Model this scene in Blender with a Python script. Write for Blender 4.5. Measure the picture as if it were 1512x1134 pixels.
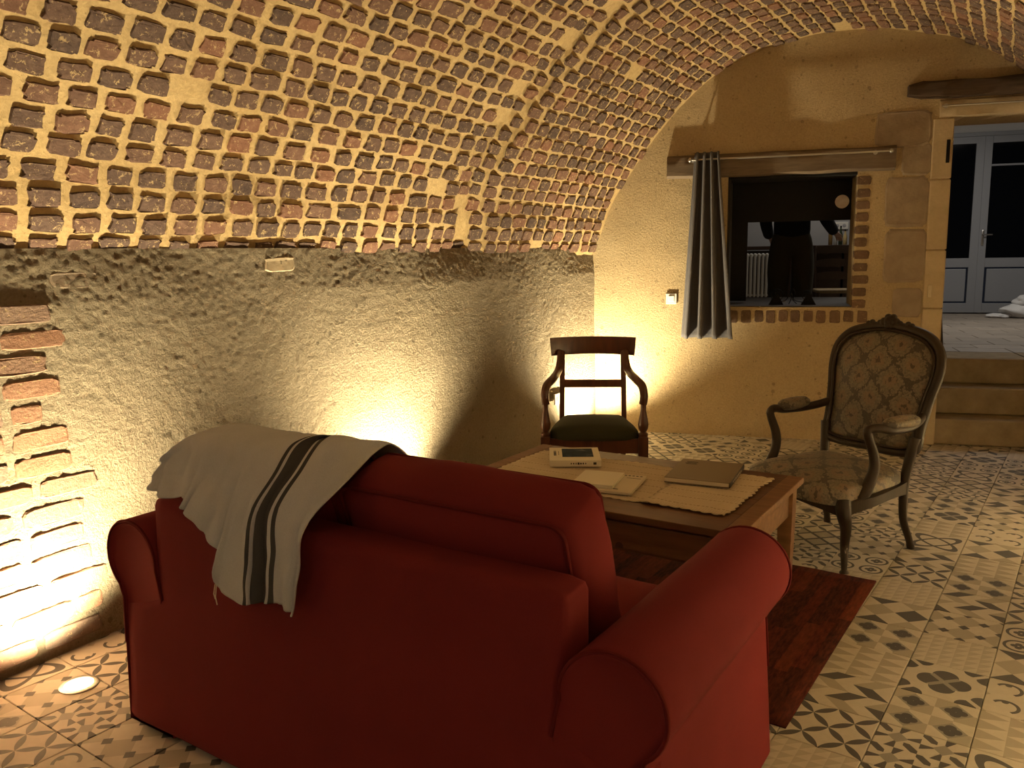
import bpy, bmesh, math, random
import numpy as np
from mathutils import Vector, Matrix, noise as mnoise

random.seed(7)
for o in list(bpy.data.objects): bpy.data.objects.remove(o, do_unlink=True)
SC = bpy.context.scene
COL = SC.collection
R = math.radians
PI = math.pi

# ------------------------------------------------------------------ camera
FPX, PITCH, ROLL, CH = 1220.0, R(8.85), R(-0.9), 1.45
cam = bpy.data.cameras.new('camera'); cam.sensor_width = 36.0; cam.lens = FPX / 1512 * 36.0
cam.clip_start = 0.05
camo = bpy.data.objects.new('camera', cam); COL.objects.link(camo)
camo.matrix_world = (Matrix.Translation((0, 0, CH)) @ Matrix.Rotation(PI / 2 - PITCH, 4, 'X')
                     @ Matrix.Rotation(ROLL, 4, 'Z'))
SC.camera = camo

# ------------------------------------------------------------------ world, exposure
w = bpy.data.worlds.new('night'); SC.world = w; w.use_nodes = True
w.node_tree.nodes['Background'].inputs[0].default_value = (0.012, 0.014, 0.02, 1)
w.node_tree.nodes['Background'].inputs[1].default_value = 0.3
SC.view_settings.view_transform = 'Standard'
SC.view_settings.look = 'None'
SC.view_settings.exposure = 0.45
SC.view_settings.gamma = 1.0
SC.view_settings.use_curve_mapping = False

UPLIGHT_W = 300.0
UPLIGHT_COL = (1.0, 0.84, 0.54)
KITCHEN_W = 9.0

# ------------------------------------------------------------------ room frame
CW = Vector((0.686, 6.774, 0.0))                       # the far left corner of the cellar
D = Vector((math.cos(R(-17)), math.sin(R(-17)), 0))    # along the back wall
N = Vector((-D.y, D.x, 0))                             # through the back wall, away from the room
EV = Vector((0.524, 0.852, 0)).normalized()            # along the left wall, away from the camera
WN = Vector((EV.y, -EV.x, 0))                          # left wall normal into the room
ROOMW, KLEN = 3.76, 9.2
OBL = abs(D.dot(WN))
KF = 0.60                                              # kitchen floor height

def BW(s, t, z): return CW + D * s + N * t + Vector((0, 0, z))
def LW(k, off, z): return CW - EV * k + WN * off + Vector((0, 0, z))

def project(p):
    X, Y, Z = p[0], p[1], p[2] - CH
    c, s = math.cos(PITCH), math.sin(PITCH)
    d = Y * c - Z * s; u = Y * s + Z * c
    if d < 0.05: return None
    x = FPX * X / d; y = -FPX * u / d
    cr, sr = math.cos(ROLL), math.sin(ROLL)
    return 756 + x * cr - y * sr, 567 + x * sr + y * cr, d

def pixel_ray(px, py):
    x0, y0 = px - 756, py - 567
    c, s = math.cos(PITCH), math.sin(PITCH); cr, sr = math.cos(ROLL), math.sin(ROLL)
    x = x0 * cr + y0 * sr; y = -x0 * sr + y0 * cr
    return Vector((x, FPX * c - y * s, -FPX * s - y * c)) / FPX

# ------------------------------------------------------------------ node helpers
def nmat(name):
    m = bpy.data.materials.new(name); m.use_nodes = True
    nt = m.node_tree
    return m, nt, nt.nodes['Principled BSDF']

def link(nt, a, b): nt.links.new(a, b)

def plain(name, col, rough=0.6, metal=0.0, **kw):
    m, nt, b = nmat(name)
    b.inputs['Base Color'].default_value = (*col, 1); b.inputs['Roughness'].default_value = rough
    b.inputs['Metallic'].default_value = metal
    for k, v in kw.items(): b.inputs[k].default_value = v
    return m

def coord(nt, kind='Object', scale=(1, 1, 1), rnd=False):
    tc = nt.nodes.new('ShaderNodeTexCoord'); mp = nt.nodes.new('ShaderNodeMapping')
    mp.inputs['Scale'].default_value = scale
    link(nt, tc.outputs[kind], mp.inputs['Vector'])
    if rnd:
        oi = nt.nodes.new('ShaderNodeObjectInfo'); mu = nt.nodes.new('ShaderNodeVectorMath'); mu.operation = 'SCALE'
        mu.inputs[0].default_value = (37, 53, 71)
        link(nt, oi.outputs['Random'], mu.inputs['Scale']); link(nt, mu.outputs[0], mp.inputs['Location'])
    return mp.outputs[0]

def tnoise(nt, vec, scale, detail=4, rough=0.55, dist=0.0):
    n = nt.nodes.new('ShaderNodeTexNoise'); n.inputs['Scale'].default_value = scale
    n.inputs['Detail'].default_value = detail; n.inputs['Roughness'].default_value = rough
    n.inputs['Distortion'].default_value = dist
    link(nt, vec, n.inputs['Vector']); return n.outputs['Fac']

def tvor(nt, vec, scale, feature='F1'):
    n = nt.nodes.new('ShaderNodeTexVoronoi'); n.inputs['Scale'].default_value = scale; n.feature = feature
    link(nt, vec, n.inputs['Vector']); return n.outputs['Distance']

def ramp(nt, fac, stops, interp='LINEAR'):
    n = nt.nodes.new('ShaderNodeValToRGB'); cr = n.color_ramp; cr.interpolation = interp
    while len(cr.elements) < len(stops): cr.elements.new(0.5)
    for e, (p, c) in zip(cr.elements, stops): e.position = p; e.color = (*c, 1)
    link(nt, fac, n.inputs[0]); return n.outputs[0]

def mixc(nt, fac, a, b, mode='MIX'):
    n = nt.nodes.new('ShaderNodeMix'); n.data_type = 'RGBA'; n.blend_type = mode
    for i, v in ((0, fac), (6, a), (7, b)):
        if isinstance(v, (int, float)): n.inputs[i].default_value = v
        elif isinstance(v, tuple): n.inputs[i].default_value = (*v, 1)
        else: link(nt, v, n.inputs[i])
    return n.outputs[2]

def bump(nt, bsdf, h, strength=0.5, dist=0.01, prev=None):
    n = nt.nodes.new('ShaderNodeBump'); n.inputs['Strength'].default_value = strength
    n.inputs['Distance'].default_value = dist
    link(nt, h, n.inputs['Height'])
    if prev: link(nt, prev, n.inputs['Normal'])
    link(nt, n.outputs[0], bsdf.inputs['Normal']); return n.outputs[0]

class X:
    """tiny expression -> Math node compiler"""
    def __init__(s, nt, v): s.nt, s.v = nt, v
    def _m(s, op, *a):
        n = s.nt.nodes.new('ShaderNodeMath'); n.operation = op
        for i, q in enumerate((s,) + a):
            q = q.v if isinstance(q, X) else q
            if isinstance(q, (int, float)): n.inputs[i].default_value = q
            else: s.nt.links.new(q, n.inputs[i])
        return X(s.nt, n.outputs[0])
    def __add__(s, o): return s._m('ADD', o)
    def __sub__(s, o): return s._m('SUBTRACT', o)
    def __mul__(s, o): return s._m('MULTIPLY', o)
    def __rsub__(s, o): return (s * -1) + o
    def __lt__(s, o): return s._m('LESS_THAN', o)
    def __gt__(s, o): return s._m('GREATER_THAN', o)
    def abs(s): return s._m('ABSOLUTE')
    def floor(s): return s._m('FLOOR')
    def fract(s): return s - s.floor()
    def mod(s, o): return s._m('FLOORED_MODULO', o)
    def min(s, o): return s._m('MINIMUM', o)
    def max(s, o): return s._m('MAXIMUM', o)
    def sqrt(s): return s._m('SQRT')
    def pp(s): return (s.fract() - 0.5).abs()          # distance from the cell centre
def xmath(nt, v): return X(nt, v)

# ------------------------------------------------------------------ mesh helpers
def empty(name, loc=(0, 0, 0), rz=0.0):
    o = bpy.data.objects.new(name, None); COL.objects.link(o)
    o.empty_display_size = 0.1; o.location = loc; o.rotation_euler = (0, 0, rz); return o

def tag(o, label=None, cat=None, group=None, kind=None):
    if label: o['label'] = label
    if cat: o['category'] = cat
    if group: o['group'] = group
    if kind: o['kind'] = kind
    return o

def obj(name, me, mat=None, parent=None, smooth=False, loc=None, rot=None):
    if mat is not None and not me.materials: me.materials.append(mat)
    if smooth:
        for p in me.polygons: p.use_smooth = True
    o = bpy.data.objects.new(name, me); COL.objects.link(o)
    if parent: o.parent = parent
    if loc is not None: o.location = loc
    if rot is not None: o.rotation_euler = rot
    return o

def mesh(name, v, f, mats=None):
    me = bpy.data.meshes.new(name); me.from_pydata([tuple(p) for p in v], [], f)
    if mats:
        for m in mats: me.materials.append(m)
    me.update(); return me

class MB:
    def __init__(s): s.v, s.f = [], []
    def add(s, v, f):
        n = len(s.v); s.v += [tuple(p) for p in v]; s.f += [tuple(i + n for i in q) for q in f]; return s
    def box(s, c, size, rot=None, bev=0.0, seg=2):
        bm = bmesh.new(); bmesh.ops.create_cube(bm, size=1)
        for q in bm.verts: q.co = Vector((q.co.x * size[0], q.co.y * size[1], q.co.z * size[2]))
        if bev > 0:
            bmesh.ops.bevel(bm, geom=list(bm.edges), offset=min(bev, min(size) * 0.45), segments=seg, profile=0.5, affect='EDGES')
        M_ = Matrix.Translation(c) @ (rot.to_4x4() if rot is not None else Matrix())
        bm.verts.ensure_lookup_table(); bm.verts.index_update()
        s.add([M_ @ q.co for q in bm.verts], [[q.index for q in f.verts] for f in bm.faces]); bm.free(); return s
    def tube(s, path, rad, n=8, closed=False, cap=True, flat=None, up=None):
        P = [Vector(p) for p in path]; m = len(P)
        rr = rad if isinstance(rad, (list, tuple)) else [rad] * m
        rings = []; pu = Vector(up) if up else None
        for i in range(m):
            a = P[(i - 1) % m] if (closed or i > 0) else P[i]; b = P[(i + 1) % m] if (closed or i < m - 1) else P[i]
            t = (b - a).normalized()
            if pu is None:
                pu = Vector((0, 0, 1)) if abs(t.z) < 0.9 else Vector((1, 0, 0))
            x = t.cross(pu)
            if x.length < 1e-5: x = t.orthogonal()
            x.normalize(); y = x.cross(t).normalized(); pu = y if up is None else pu
            q = rr[i]; rx, ry = (q if isinstance(q, tuple) else (q, q))
            rings.append([P[i] + x * rx * math.cos(2 * PI * j / n + PI / n) + y * ry * math.sin(2 * PI * j / n + PI / n) for j in range(n)])
        v = [p for r_ in rings for p in r_]; f = []
        for i in range(m if closed else m - 1):
            i2 = (i + 1) % m
            for j in range(n): f.append((i * n + j, i * n + (j + 1) % n, i2 * n + (j + 1) % n, i2 * n + j))
        if cap and not closed: f.append(tuple(range(n))[::-1]); f.append(tuple((m - 1) * n + j for j in range(n)))
        return s.add(v, f)
    def lathe(s, prof, c=(0, 0, 0), n=20, axis='Z'):
        v, f = [], []; m = len(prof)
        for (r_, z) in prof:
            for j in range(n):
                a = 2 * PI * j / n
                p = (r_ * math.cos(a), r_ * math.sin(a), z)
                if axis == 'Y': p = (p[0], p[2], p[1])
                if axis == 'X': p = (p[2], p[0], p[1])
                v.append((p[0] + c[0], p[1] + c[1], p[2] + c[2]))
        for i in range(m - 1):
            for j in range(n): f.append((i * n + j, i * n + (j + 1) % n, (i + 1) * n + (j + 1) % n, (i + 1) * n + j))
        f.append(tuple(range(n))[::-1]); f.append(tuple((m - 1) * n + j for j in range(n)))
        return s.add(v, f)
    def prism(s, poly, a, b, plane='XZ', inset=0.0):
        """poly in a plane, extruded along the third axis from a to b"""
        n = len(poly)
        cx = sum(p[0] for p in poly) / n; cy = sum(p[1] for p in poly) / n
        def put(p, h):
            return {'XZ': (p[0], h, p[1]), 'XY': (p[0], p[1], h), 'YZ': (h, p[0], p[1])}[plane]
        def ins(p, d):
            L = math.hypot(p[0] - cx, p[1] - cy) or 1
            return (p[0] - (p[0] - cx) / L * d, p[1] - (p[1] - cy) / L * d)
        if inset > 0:
            sg = 1 if b > a else -1
            rings = [[put(ins(p, inset), a) for p in poly], [put(p, a + inset * sg) for p in poly], [put(p, b - inset * sg) for p in poly], [put(ins(p, inset), b) for p in poly]]
        else: rings = [[put(p, a) for p in poly], [put(p, b) for p in poly]]
        v = [q for r_ in rings for q in r_]; f = []
        for i in range(len(rings) - 1):
            for j in range(n): f.append((i * n + j, i * n + (j + 1) % n, (i + 1) * n + (j + 1) % n, (i + 1) * n + j))
        f.append(tuple(range(n))[::-1]); f.append(tuple((len(rings) - 1) * n + j for j in range(n)))
        return s.add(v, f)
    def build(s, name, mat, parent=None, smooth=False, loc=None, rot=None, fix=True):
        me = mesh(name, s.v, s.f)
        if fix:
            bm = bmesh.new(); bm.from_mesh(me); bmesh.ops.recalc_face_normals(bm, faces=bm.faces); bm.to_mesh(me); bm.free()
        o = obj(name, me, mat, parent, False, loc, rot)
        if smooth:
            for p in me.polygons: p.use_smooth = True
            try: me.set_sharp_from_angle(angle=R(smooth if isinstance(smooth, (int, float)) and smooth > 1 else 50))
            except Exception: pass
        return o

def rbox_mesh(size, r, n=8, bulge=0.0, bz=None):
    """rounded, puffed box (cushion)"""
    bm = bmesh.new(); bmesh.ops.create_cube(bm, size=2)
    bmesh.ops.subdivide_edges(bm, edges=bm.edges, cuts=n, use_grid_fill=True)
    h = [q / 2 for q in size]
    for q in bm.verts:
        u = q.co.copy(); p = Vector((u.x * h[0], u.y * h[1], u.z * h[2]))
        inn = Vector([max(-(h[i] - r), min(h[i] - r, p[i])) for i in range(3)])
        dv = p - inn
        if dv.length > 1e-6: p = inn + dv.normalized() * r
        for i in range(3):
            a, b = u[(i + 1) % 3], u[(i + 2) % 3]
            if abs(u[i]) > 0.98: p[i] += math.copysign(bulge * (1 - a * a) * (1 - b * b), u[i])
        q.co = p
    me = bpy.data.meshes.new('cushion'); bm.to_mesh(me); bm.free()
    for p in me.polygons: p.use_smooth = True
    return me

def catmull(pts, n):
    """n samples along a Catmull-Rom through pts (tuples of any length)"""
    P = [np.array(p, float) for p in pts]; m = len(P); out = []
    for i in range(n):
        t = i / (n - 1) * (m - 1); k = min(int(t), m - 2); u = t - k
        p0, p1, p2, p3 = P[max(k - 1, 0)], P[k], P[k + 1], P[min(k + 2, m - 1)]
        out.append(0.5 * (2 * p1 + (p2 - p0) * u + (2 * p0 - 5 * p1 + 4 * p2 - p3) * u * u + (3 * p1 - p0 - 3 * p2 + p3) * u ** 3))
    return out

def fnoise(x, y, z=0.0, s=1.0): return mnoise.noise(Vector((x * s, y * s, z * s)))

def grid_mesh(name, P, mat=None, uv=False):
    """P[i][j] -> mesh"""
    a, b = len(P), len(P[0])
    v = [tuple(p) for row in P for p in row]
    f = [(i * b + j, i * b + j + 1, (i + 1) * b + j + 1, (i + 1) * b + j) for i in range(a - 1) for j in range(b - 1)]
    me = mesh(name, v, f)
    if uv:
        ul = me.uv_layers.new(name='UVMap')
        for lp in me.loops:
            i, j = divmod(lp.vertex_index, b); ul.data[lp.index].uv = (i / (a - 1), j / (b - 1))
    if mat: me.materials.append(mat)
    for p in me.polygons: p.use_smooth = True
    return me

# ------------------------------------------------------------------ materials
def m_stucco(name, c1, c2, grain=55.0, bs=0.9, bd=0.012, pits=True):
    m, nt, b = nmat(name); vec = coord(nt)
    big = tnoise(nt, vec, 2.2, 5); fine = tnoise(nt, vec, grain, 8, 0.72)
    col = ramp(nt, big, [(0.3, c1), (0.7, c2)])
    col = mixc(nt, 0.35, col, ramp(nt, fine, [(0.35, tuple(q * 0.55 for q in c1)), (0.6, c2)]))
    h = X(nt, fine)
    if pits:
        v = X(nt, tvor(nt, vec, 17.0)); wob = X(nt, tnoise(nt, vec, 9.0, 2))
        v3 = X(nt, tvor(nt, vec, 48.0)); wo2 = X(nt, tnoise(nt, vec, 21.0, 2))
        pit = (v < ((wob - 0.43) * 0.95)).max(v3 < ((wo2 - 0.46) * 1.1))
        col = mixc(nt, (pit * 0.55).v, col, tuple(q * 0.45 for q in c1))
        h = h - pit * 0.9
    link(nt, col, b.inputs['Base Color']); b.inputs['Roughness'].default_value = 0.95
    b.inputs['Specular IOR Level'].default_value = 0.15
    bump(nt, b, h.v, bs, bd); return m

STUCCO = m_stucco('rough_stucco', (0.44, 0.345, 0.215), (0.56, 0.46, 0.31), 85, 1.0, 0.05)
PLASTER = m_stucco('sandy_plaster', (0.47, 0.35, 0.19), (0.55, 0.43, 0.25), 80, 0.8, 0.012)
MORTAR = m_stucco('ochre_mortar', (0.47, 0.325, 0.14), (0.59, 0.43, 0.21), 45, 0.8, 0.008, False)

def m_brick(name, stops, smear=0.5, mort=(0.52, 0.38, 0.19)):
    m, nt, b = nmat(name); vec = coord(nt, rnd=True)
    oi = nt.nodes.new('ShaderNodeObjectInfo'); g = nt.nodes.new('ShaderNodeNewGeometry')
    rnd = (X(nt, oi.outputs['Random']) * 7.31 + X(nt, g.outputs['Random Per Island']) * 3.77).fract()
    col = ramp(nt, rnd.v, stops)
    n1 = tnoise(nt, vec, 38, 5, 0.65)
    col = mixc(nt, 0.4, col, ramp(nt, n1, [(0.3, (0.06, 0.04, 0.032)), (0.55, (0.16, 0.105, 0.075)), (0.75, (0.28, 0.20, 0.13))]))
    n2 = X(nt, tnoise(nt, vec, 42, 5, 0.8, 0.5))
    col = mixc(nt, ((n2 > (0.64 - 0.10 * smear)) * 0.7).v, col, mort)
    link(nt, col, b.inputs['Base Color']); b.inputs['Roughness'].default_value = 0.92
    b.inputs['Specular IOR Level'].default_value = 0.15
    bump(nt, b, tnoise(nt, vec, 75, 5, 0.7), 0.8, 0.006); return m
BRICK = m_brick('vault_brick', [(0.0, (0.075, 0.052, 0.046)), (0.4, (0.125, 0.078, 0.060)), (0.75, (0.18, 0.095, 0.064)), (1.0, (0.28, 0.125, 0.072))])
BRICK_RED = m_brick('pillar_brick', [(0.0, (0.26, 0.19, 0.14)), (0.5, (0.36, 0.19, 0.11)), (1.0, (0.44, 0.22, 0.12))], 0.3)
BRICK_WIN = m_brick('window_brick', [(0.0, (0.10, 0.065, 0.042)), (0.6, (0.155, 0.10, 0.06)), (1.0, (0.21, 0.13, 0.075))], 0.2)

def m_stone(name, c1, c2, sc=9):
    m, nt, b = nmat(name); vec = coord(nt)
    n = tnoise(nt, vec, sc, 6, 0.6)
    link(nt, ramp(nt, n, [(0.3, c1), (0.7, c2)]), b.inputs['Base Color']); b.inputs['Roughness'].default_value = 0.9
    b.inputs['Specular IOR Level'].default_value = 0.2
    bump(nt, b, tnoise(nt, vec, 50, 5, 0.65), 0.5, 0.006); return m
STONE = m_stone('grey_stone', (0.26, 0.20, 0.14), (0.38, 0.30, 0.21))
JAMB = m_stone('pale_stone', (0.50, 0.40, 0.25), (0.62, 0.51, 0.34))
STEPM = m_stone('step_stone', (0.28, 0.22, 0.14), (0.40, 0.32, 0.21))

def m_wood(name, c1, c2, scale=(3, 40, 40), rough=0.5, bs=0.25, spec=0.4, knots=0.0):
    m, nt, b = nmat(name); vec = coord(nt, scale=scale)
    n = tnoise(nt, vec, 1.0, 6, 0.65, 0.4)
    col = ramp(nt, n, [(0.3, c1), (0.72, c2)])
    if knots:
        v2 = coord(nt); k = X(nt, tvor(nt, v2, 4.0)); col = mixc(nt, ((k < 0.07) * knots).v, col, tuple(q * 0.35 for q in c1))
    link(nt, col, b.inputs['Base Color']); b.inputs['Roughness'].default_value = rough
    b.inputs['Specular IOR Level'].default_value = spec
    bump(nt, b, n, bs, 0.004); return m
OAK_DARK = m_wood('old_oak', (0.10, 0.07, 0.045), (0.20, 0.145, 0.09), (4, 30, 30), 0.8, 0.6)
BEAM_DARK = m_wood('dark_beam', (0.05, 0.032, 0.02), (0.11, 0.07, 0.042), (4, 30, 30), 0.85, 0.6)
MAHOG = m_wood('mahogany', (0.055, 0.018, 0.009), (0.11, 0.036, 0.016), (30, 30, 4), 0.28, 0.08, 0.5)
WALNUT = m_wood('carved_walnut', (0.018, 0.011, 0.006), (0.042, 0.025, 0.014), (20, 20, 5), 0.48, 0.15, 0.3)
TABLE = m_wood('table_pine', (0.085, 0.036, 0.014), (0.165, 0.075, 0.030), (3, 34, 34), 0.42, 0.12, 0.45, 0.8)
TABLE_SIDE = m_wood('table_side_pine', (0.15, 0.07, 0.028), (0.26, 0.13, 0.055), (3, 34, 34), 0.5, 0.1)

def m_fabric(name, col, sc=900, rough=0.92, bs=0.25, sheen=0.15):
    m, nt, b = nmat(name); vec = coord(nt)
    n = tnoise(nt, vec, 5, 4); wv = tnoise(nt, vec, sc, 2)
    c = ramp(nt, n, [(0.3, tuple(q * 0.86 for q in col)), (0.7, col)])
    c = mixc(nt, 0.25, c, ramp(nt, wv, [(0.3, tuple(q * 0.5 for q in col)), (0.7, tuple(min(1, q * 1.25) for q in col))]))
    link(nt, c, b.inputs['Base Color']); b.inputs['Roughness'].default_value = rough
    b.inputs['Specular IOR Level'].default_value = 0.15; b.inputs['Sheen Weight'].default_value = sheen
    b.inputs['Sheen Tint'].default_value = (*[min(1, q * 1.6 + 0.05) for q in col], 1)
    bump(nt, b, wv, bs, 0.0015); return m
RED = m_fabric('red_cotton', (0.20, 0.024, 0.025))
RED_PIPE = m_fabric('red_piping', (0.14, 0.014, 0.014))
CURTAIN = m_fabric('grey_curtain', (0.135, 0.128, 0.130), 700)
GREEN = m_fabric('green_velvet', (0.035, 0.034, 0.016), 600, 0.85, 0.2, 0.3)
LACE = m_fabric('cream_lace', (0.60, 0.49, 0.34), 420, 0.9, 0.6)
def _lace():
    nt = LACE.node_tree; b = nt.nodes['Principled BSDF']; src = b.inputs['Base Color'].links[0].from_socket
    sp = nt.nodes.new('ShaderNodeSeparateXYZ'); link(nt, coord(nt), sp.inputs[0]); x, y = X(nt, sp.outputs[0]), X(nt, sp.outputs[1])
    wob = X(nt, tnoise(nt, coord(nt), 60, 2)) - 0.5
    ln = ((y * 11 + wob * 0.2).pp() < 0.05) * ((x * 60 + wob).pp() < 0.3)
    net = ((x * 95).pp() > 0.34) * ((y * 95).pp() > 0.34) * ((y * 5.5 + wob * 0.3).pp() < 0.13)
    link(nt, mixc(nt, (ln.max(net) * 0.6).v, src, (0.22, 0.15, 0.08)), b.inputs['Base Color'])
_lace()
WHITE_CLOTH = m_fabric('white_cloth', (0.75, 0.74, 0.72), 500)

def m_damask():
    m, nt, b = nmat('damask'); vec = coord(nt)
    sp = nt.nodes.new('ShaderNodeSeparateXYZ'); link(nt, vec, sp.inputs[0])
    x, y, z_ = X(nt, sp.outputs[0]), X(nt, sp.outputs[1]), X(nt, sp.outputs[2])
    w1 = X(nt, tnoise(nt, vec, 22, 3, 0.6)) - 0.5; w2 = X(nt, tnoise(nt, coord(nt, scale=(1.1, 1.1, 1.1)), 25, 3, 0.6)) - 0.5
    n1 = X(nt, tnoise(nt, vec, 95, 3, 0.6)); n2 = X(nt, tnoise(nt, vec, 45, 4, 0.6, 1.5))
    u = (y * 5.6 + w1 * 0.35) * (2 * PI); v = ((z_ - x) * 4.2 + w2 * 0.35) * (2 * PI)
    q = u._m('COSINE') + v._m('COSINE')
    lat = (q.abs() + (n1 - 0.5) * 1.1) < 0.26
    med = (q.abs() + (n2 - 0.5) * 1.4) > 1.35
    eye = q.abs() > 1.93
    dots = n2 > 0.615
    base = ramp(nt, n1.v, [(0.35, (0.105, 0.085, 0.054)), (0.65, (0.20, 0.16, 0.10))])
    base = mixc(nt, (med * 0.6).v, base, (0.20, 0.125, 0.07))
    dark = lat.max(dots).max(eye)
    base = mixc(nt, (dark * 0.8).v, base, (0.032, 0.024, 0.016))
    link(nt, base, b.inputs['Base Color']); b.inputs['Roughness'].default_value = 0.55
    b.inputs['Sheen Weight'].default_value = 0.15
    bump(nt, b, (1 - dark).v, 0.4, 0.002); return m
DAMASK = m_damask()
METAL = plain('brushed_steel', (0.55, 0.53, 0.50), 0.3, 1.0)
IRON = plain('black_iron', (0.006, 0.006, 0.006), 0.75, **{'Specular IOR Level': 0.15})
WHITEP = plain('white_plastic', (0.75, 0.72, 0.64), 0.35)
BLACK = plain('unlit_black', (0.004, 0.004, 0.004), 0.9)  # stands in for the unlit parts of the window opening
PAPER = plain('paper', (0.62, 0.54, 0.40), 0.8)
PAPER_W = plain('white_paper', (0.72, 0.66, 0.52), 0.75)
INK = plain('black_ink', (0.03, 0.025, 0.02), 0.7)
GREYP = plain('grey_door_paint', (0.30, 0.31, 0.33), 0.45)
DARKGLASS = plain('night_glass', (0.01, 0.011, 0.013), 0.06)
DARKGLASS.node_tree.nodes['Principled BSDF'].inputs['Transmission Weight'].default_value = 0.6
KWALL = plain('kitchen_wall', (0.36, 0.35, 0.34), 0.9)
KCEIL = plain('kitchen_ceiling', (0.7, 0.69, 0.67), 0.9)
DARKBROWN = plain('dark_brown_wood', (0.045, 0.024, 0.014), 0.45)
GLASSG = plain('glowing_glass', (1, 0.9, 0.7), 0.3)
_b = GLASSG.node_tree.nodes['Principled BSDF']
_b.inputs['Emission Color'].default_value = (1.0, 0.82, 0.52, 1); _b.inputs['Emission Strength'].default_value = 9.0

# ------------------------------------------------------------------ FLOOR: printed cement tiles
CREAM, BEIGE, DARKC, GREYC = (0.56, 0.51, 0.425), (0.355, 0.315, 0.245), (0.062, 0.060, 0.056), (0.25, 0.235, 0.20)
def motif(idx):
    m, nt, b = nmat('tile_motif_%d' % idx)
    tc = nt.nodes.new('ShaderNodeUVMap'); sp = nt.nodes.new('ShaderNodeSeparateXYZ'); link(nt, tc.outputs[0], sp.inputs[0])
    x, y = X(nt, sp.outputs[0]), X(nt, sp.outputs[1])
    dk = bg = gr = None
    def length(a, c): return (a * a + c * c).sqrt()
    if idx == 0:      # leaves crossing in a diagonal lattice
        a, c = (x + y) * 2, (x - y) * 2 + 4
        fa, fc = a.fract(), c.fract()
        na, nc = 0.5 - a.pp(), 0.5 - c.pp()
        dk = (nc < (fa * (1 - fa)) * 0.56).max(na < (fc * (1 - fc)) * 0.56)
    elif idx == 1:    # tumbling blocks
        yy = y * 4; row = yy.floor(); fy = yy.fract(); ev = row.mod(2)
        sh = fy * (1 - ev) + (1 - fy) * ev
        u = x * 2 + sh * 0.5 + (row * 0.5).floor() * 0.5
        q = (u * 2).floor().mod(4) + ev * 2
        q = q.mod(4)
        dk = (q < 0.5); bg = ((q - 2).abs() < 0.5)
    elif idx == 2:    # rows of pale triangles
        fx, fy = (x * 3).fract(), (y * 4).pp() * 2
        bg = fy < (1 - fx)
    elif idx == 3:    # four dark quatrefoils
        fx, fy = (x * 2).fract() - 0.5, (y * 2).fract() - 0.5
        ax_, ay_ = fx.abs(), fy.abs()
        dk = (length(ax_ - 0.14, ay_) < 0.13).max(length(ax_, ay_ - 0.14) < 0.13)
        gr = (ax_ + ay_) < 0.40
        bg = ((x * 4).floor() + (y * 4).floor()).mod(2) > 0.5
    elif idx == 4:    # big four-lobed flower
        ax_, ay_ = (x - 0.5).abs(), (y - 0.5).abs()
        lobes = (length(ax_ - 0.17, ay_) < 0.165).max(length(ax_, ay_ - 0.17) < 0.165)
        leaf = ((ax_ - ay_).abs() < 0.05) * ((ax_ + ay_) < 0.34)
        cx_, cy_ = 0.5 - ax_, 0.5 - ay_
        corner = (length(cx_ - 0.17, cy_) < 0.14).max(length(cx_, cy_ - 0.17) < 0.14)
        corner = corner * (1 - ((cx_ - cy_).abs() < 0.045))
        dk = (lobes * (1 - leaf)).max(corner); gr = lobes * leaf
    elif idx == 5:    # tiny triangles
        bg = ((x * 6).fract() < (y * 6).fract())
    elif idx == 6:    # harlequin diamonds
        a, c = ((x + y) * 2).floor().mod(2), ((x - y) * 2 + 4).floor().mod(2)
        dk = (a < 0.5) * (c < 0.5); bg = (a > 0.5) * (c > 0.5)
    elif idx == 7:    # pinwheel stars
        fx, fy = (x * 2).fract() - 0.5, (y * 2).fract() - 0.5
        ax_, ay_ = fx.abs(), fy.abs(); mn, mx = ax_.min(ay_), ax_.max(ay_)
        gr = (ax_ + ay_) < 0.24
        dk = (mn < (mx - 0.12) * 0.62) * ((fx * fy) > 0) * (1 - gr)
        dk = dk.max((mn > 0.16) * ((fx * fy) < 0) * ((mx - mn) < 0.13))
    elif idx == 8:    # little scrolls
        fx, fy = (x * 2).fract() - 0.5, (y * 2).fract() - 0.5
        r_ = length(fx, fy)
        dk = (((r_ - 0.30).abs() < 0.045) * ((fx + fy) > -0.12)).max(length(fx + 0.02, fy - 0.24) < 0.085)
        bg = (r_ > 0.62)
    elif idx == 9:    # small squares with dark dots
        a, c = (x + y) * 2, (x - y) * 2 + 4
        bg = (a.floor() + c.floor()).mod(2) > 0.5
        fa, fc = 0.5 - a.pp(), 0.5 - c.pp()
        dk = (fa < 0.17) * (fc < 0.17)
    elif idx == 10:   # four ringed flowers
        fx, fy = (x * 2).fract() - 0.5, (y * 2).fract() - 0.5
        ax_, ay_ = fx.abs(), fy.abs(); r_ = length(fx, fy)
        dk = ((r_ - 0.37).abs() < 0.045).max((length(ax_ - 0.12, ay_) < 0.095).max(length(ax_, ay_ - 0.12) < 0.095))
    elif idx == 11:   # two crossing ellipse outlines
        a, c = (x + y - 1) * 0.7071, (x - y) * 0.7071
        e1, e2 = length(a * 2.0, c * 5.0), length(a * 5.0, c * 2.0)
        dk = ((e1 - 1.0).abs() < 0.14).max((e2 - 1.0).abs() < 0.14)
    else:             # crossed lattice lines
        a, c = (x + y) * 2, (x - y) * 2 + 4
        dk = ((0.5 - a.pp()) < 0.09).max((0.5 - c.pp()) < 0.09)
        bg = (a.floor() + c.floor()).mod(2) > 0.5
    n = tnoise(nt, coord(nt), 30, 4)
    col = ramp(nt, n, [(0.3, tuple(q * 0.9 for q in CREAM)), (0.7, CREAM)])
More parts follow.
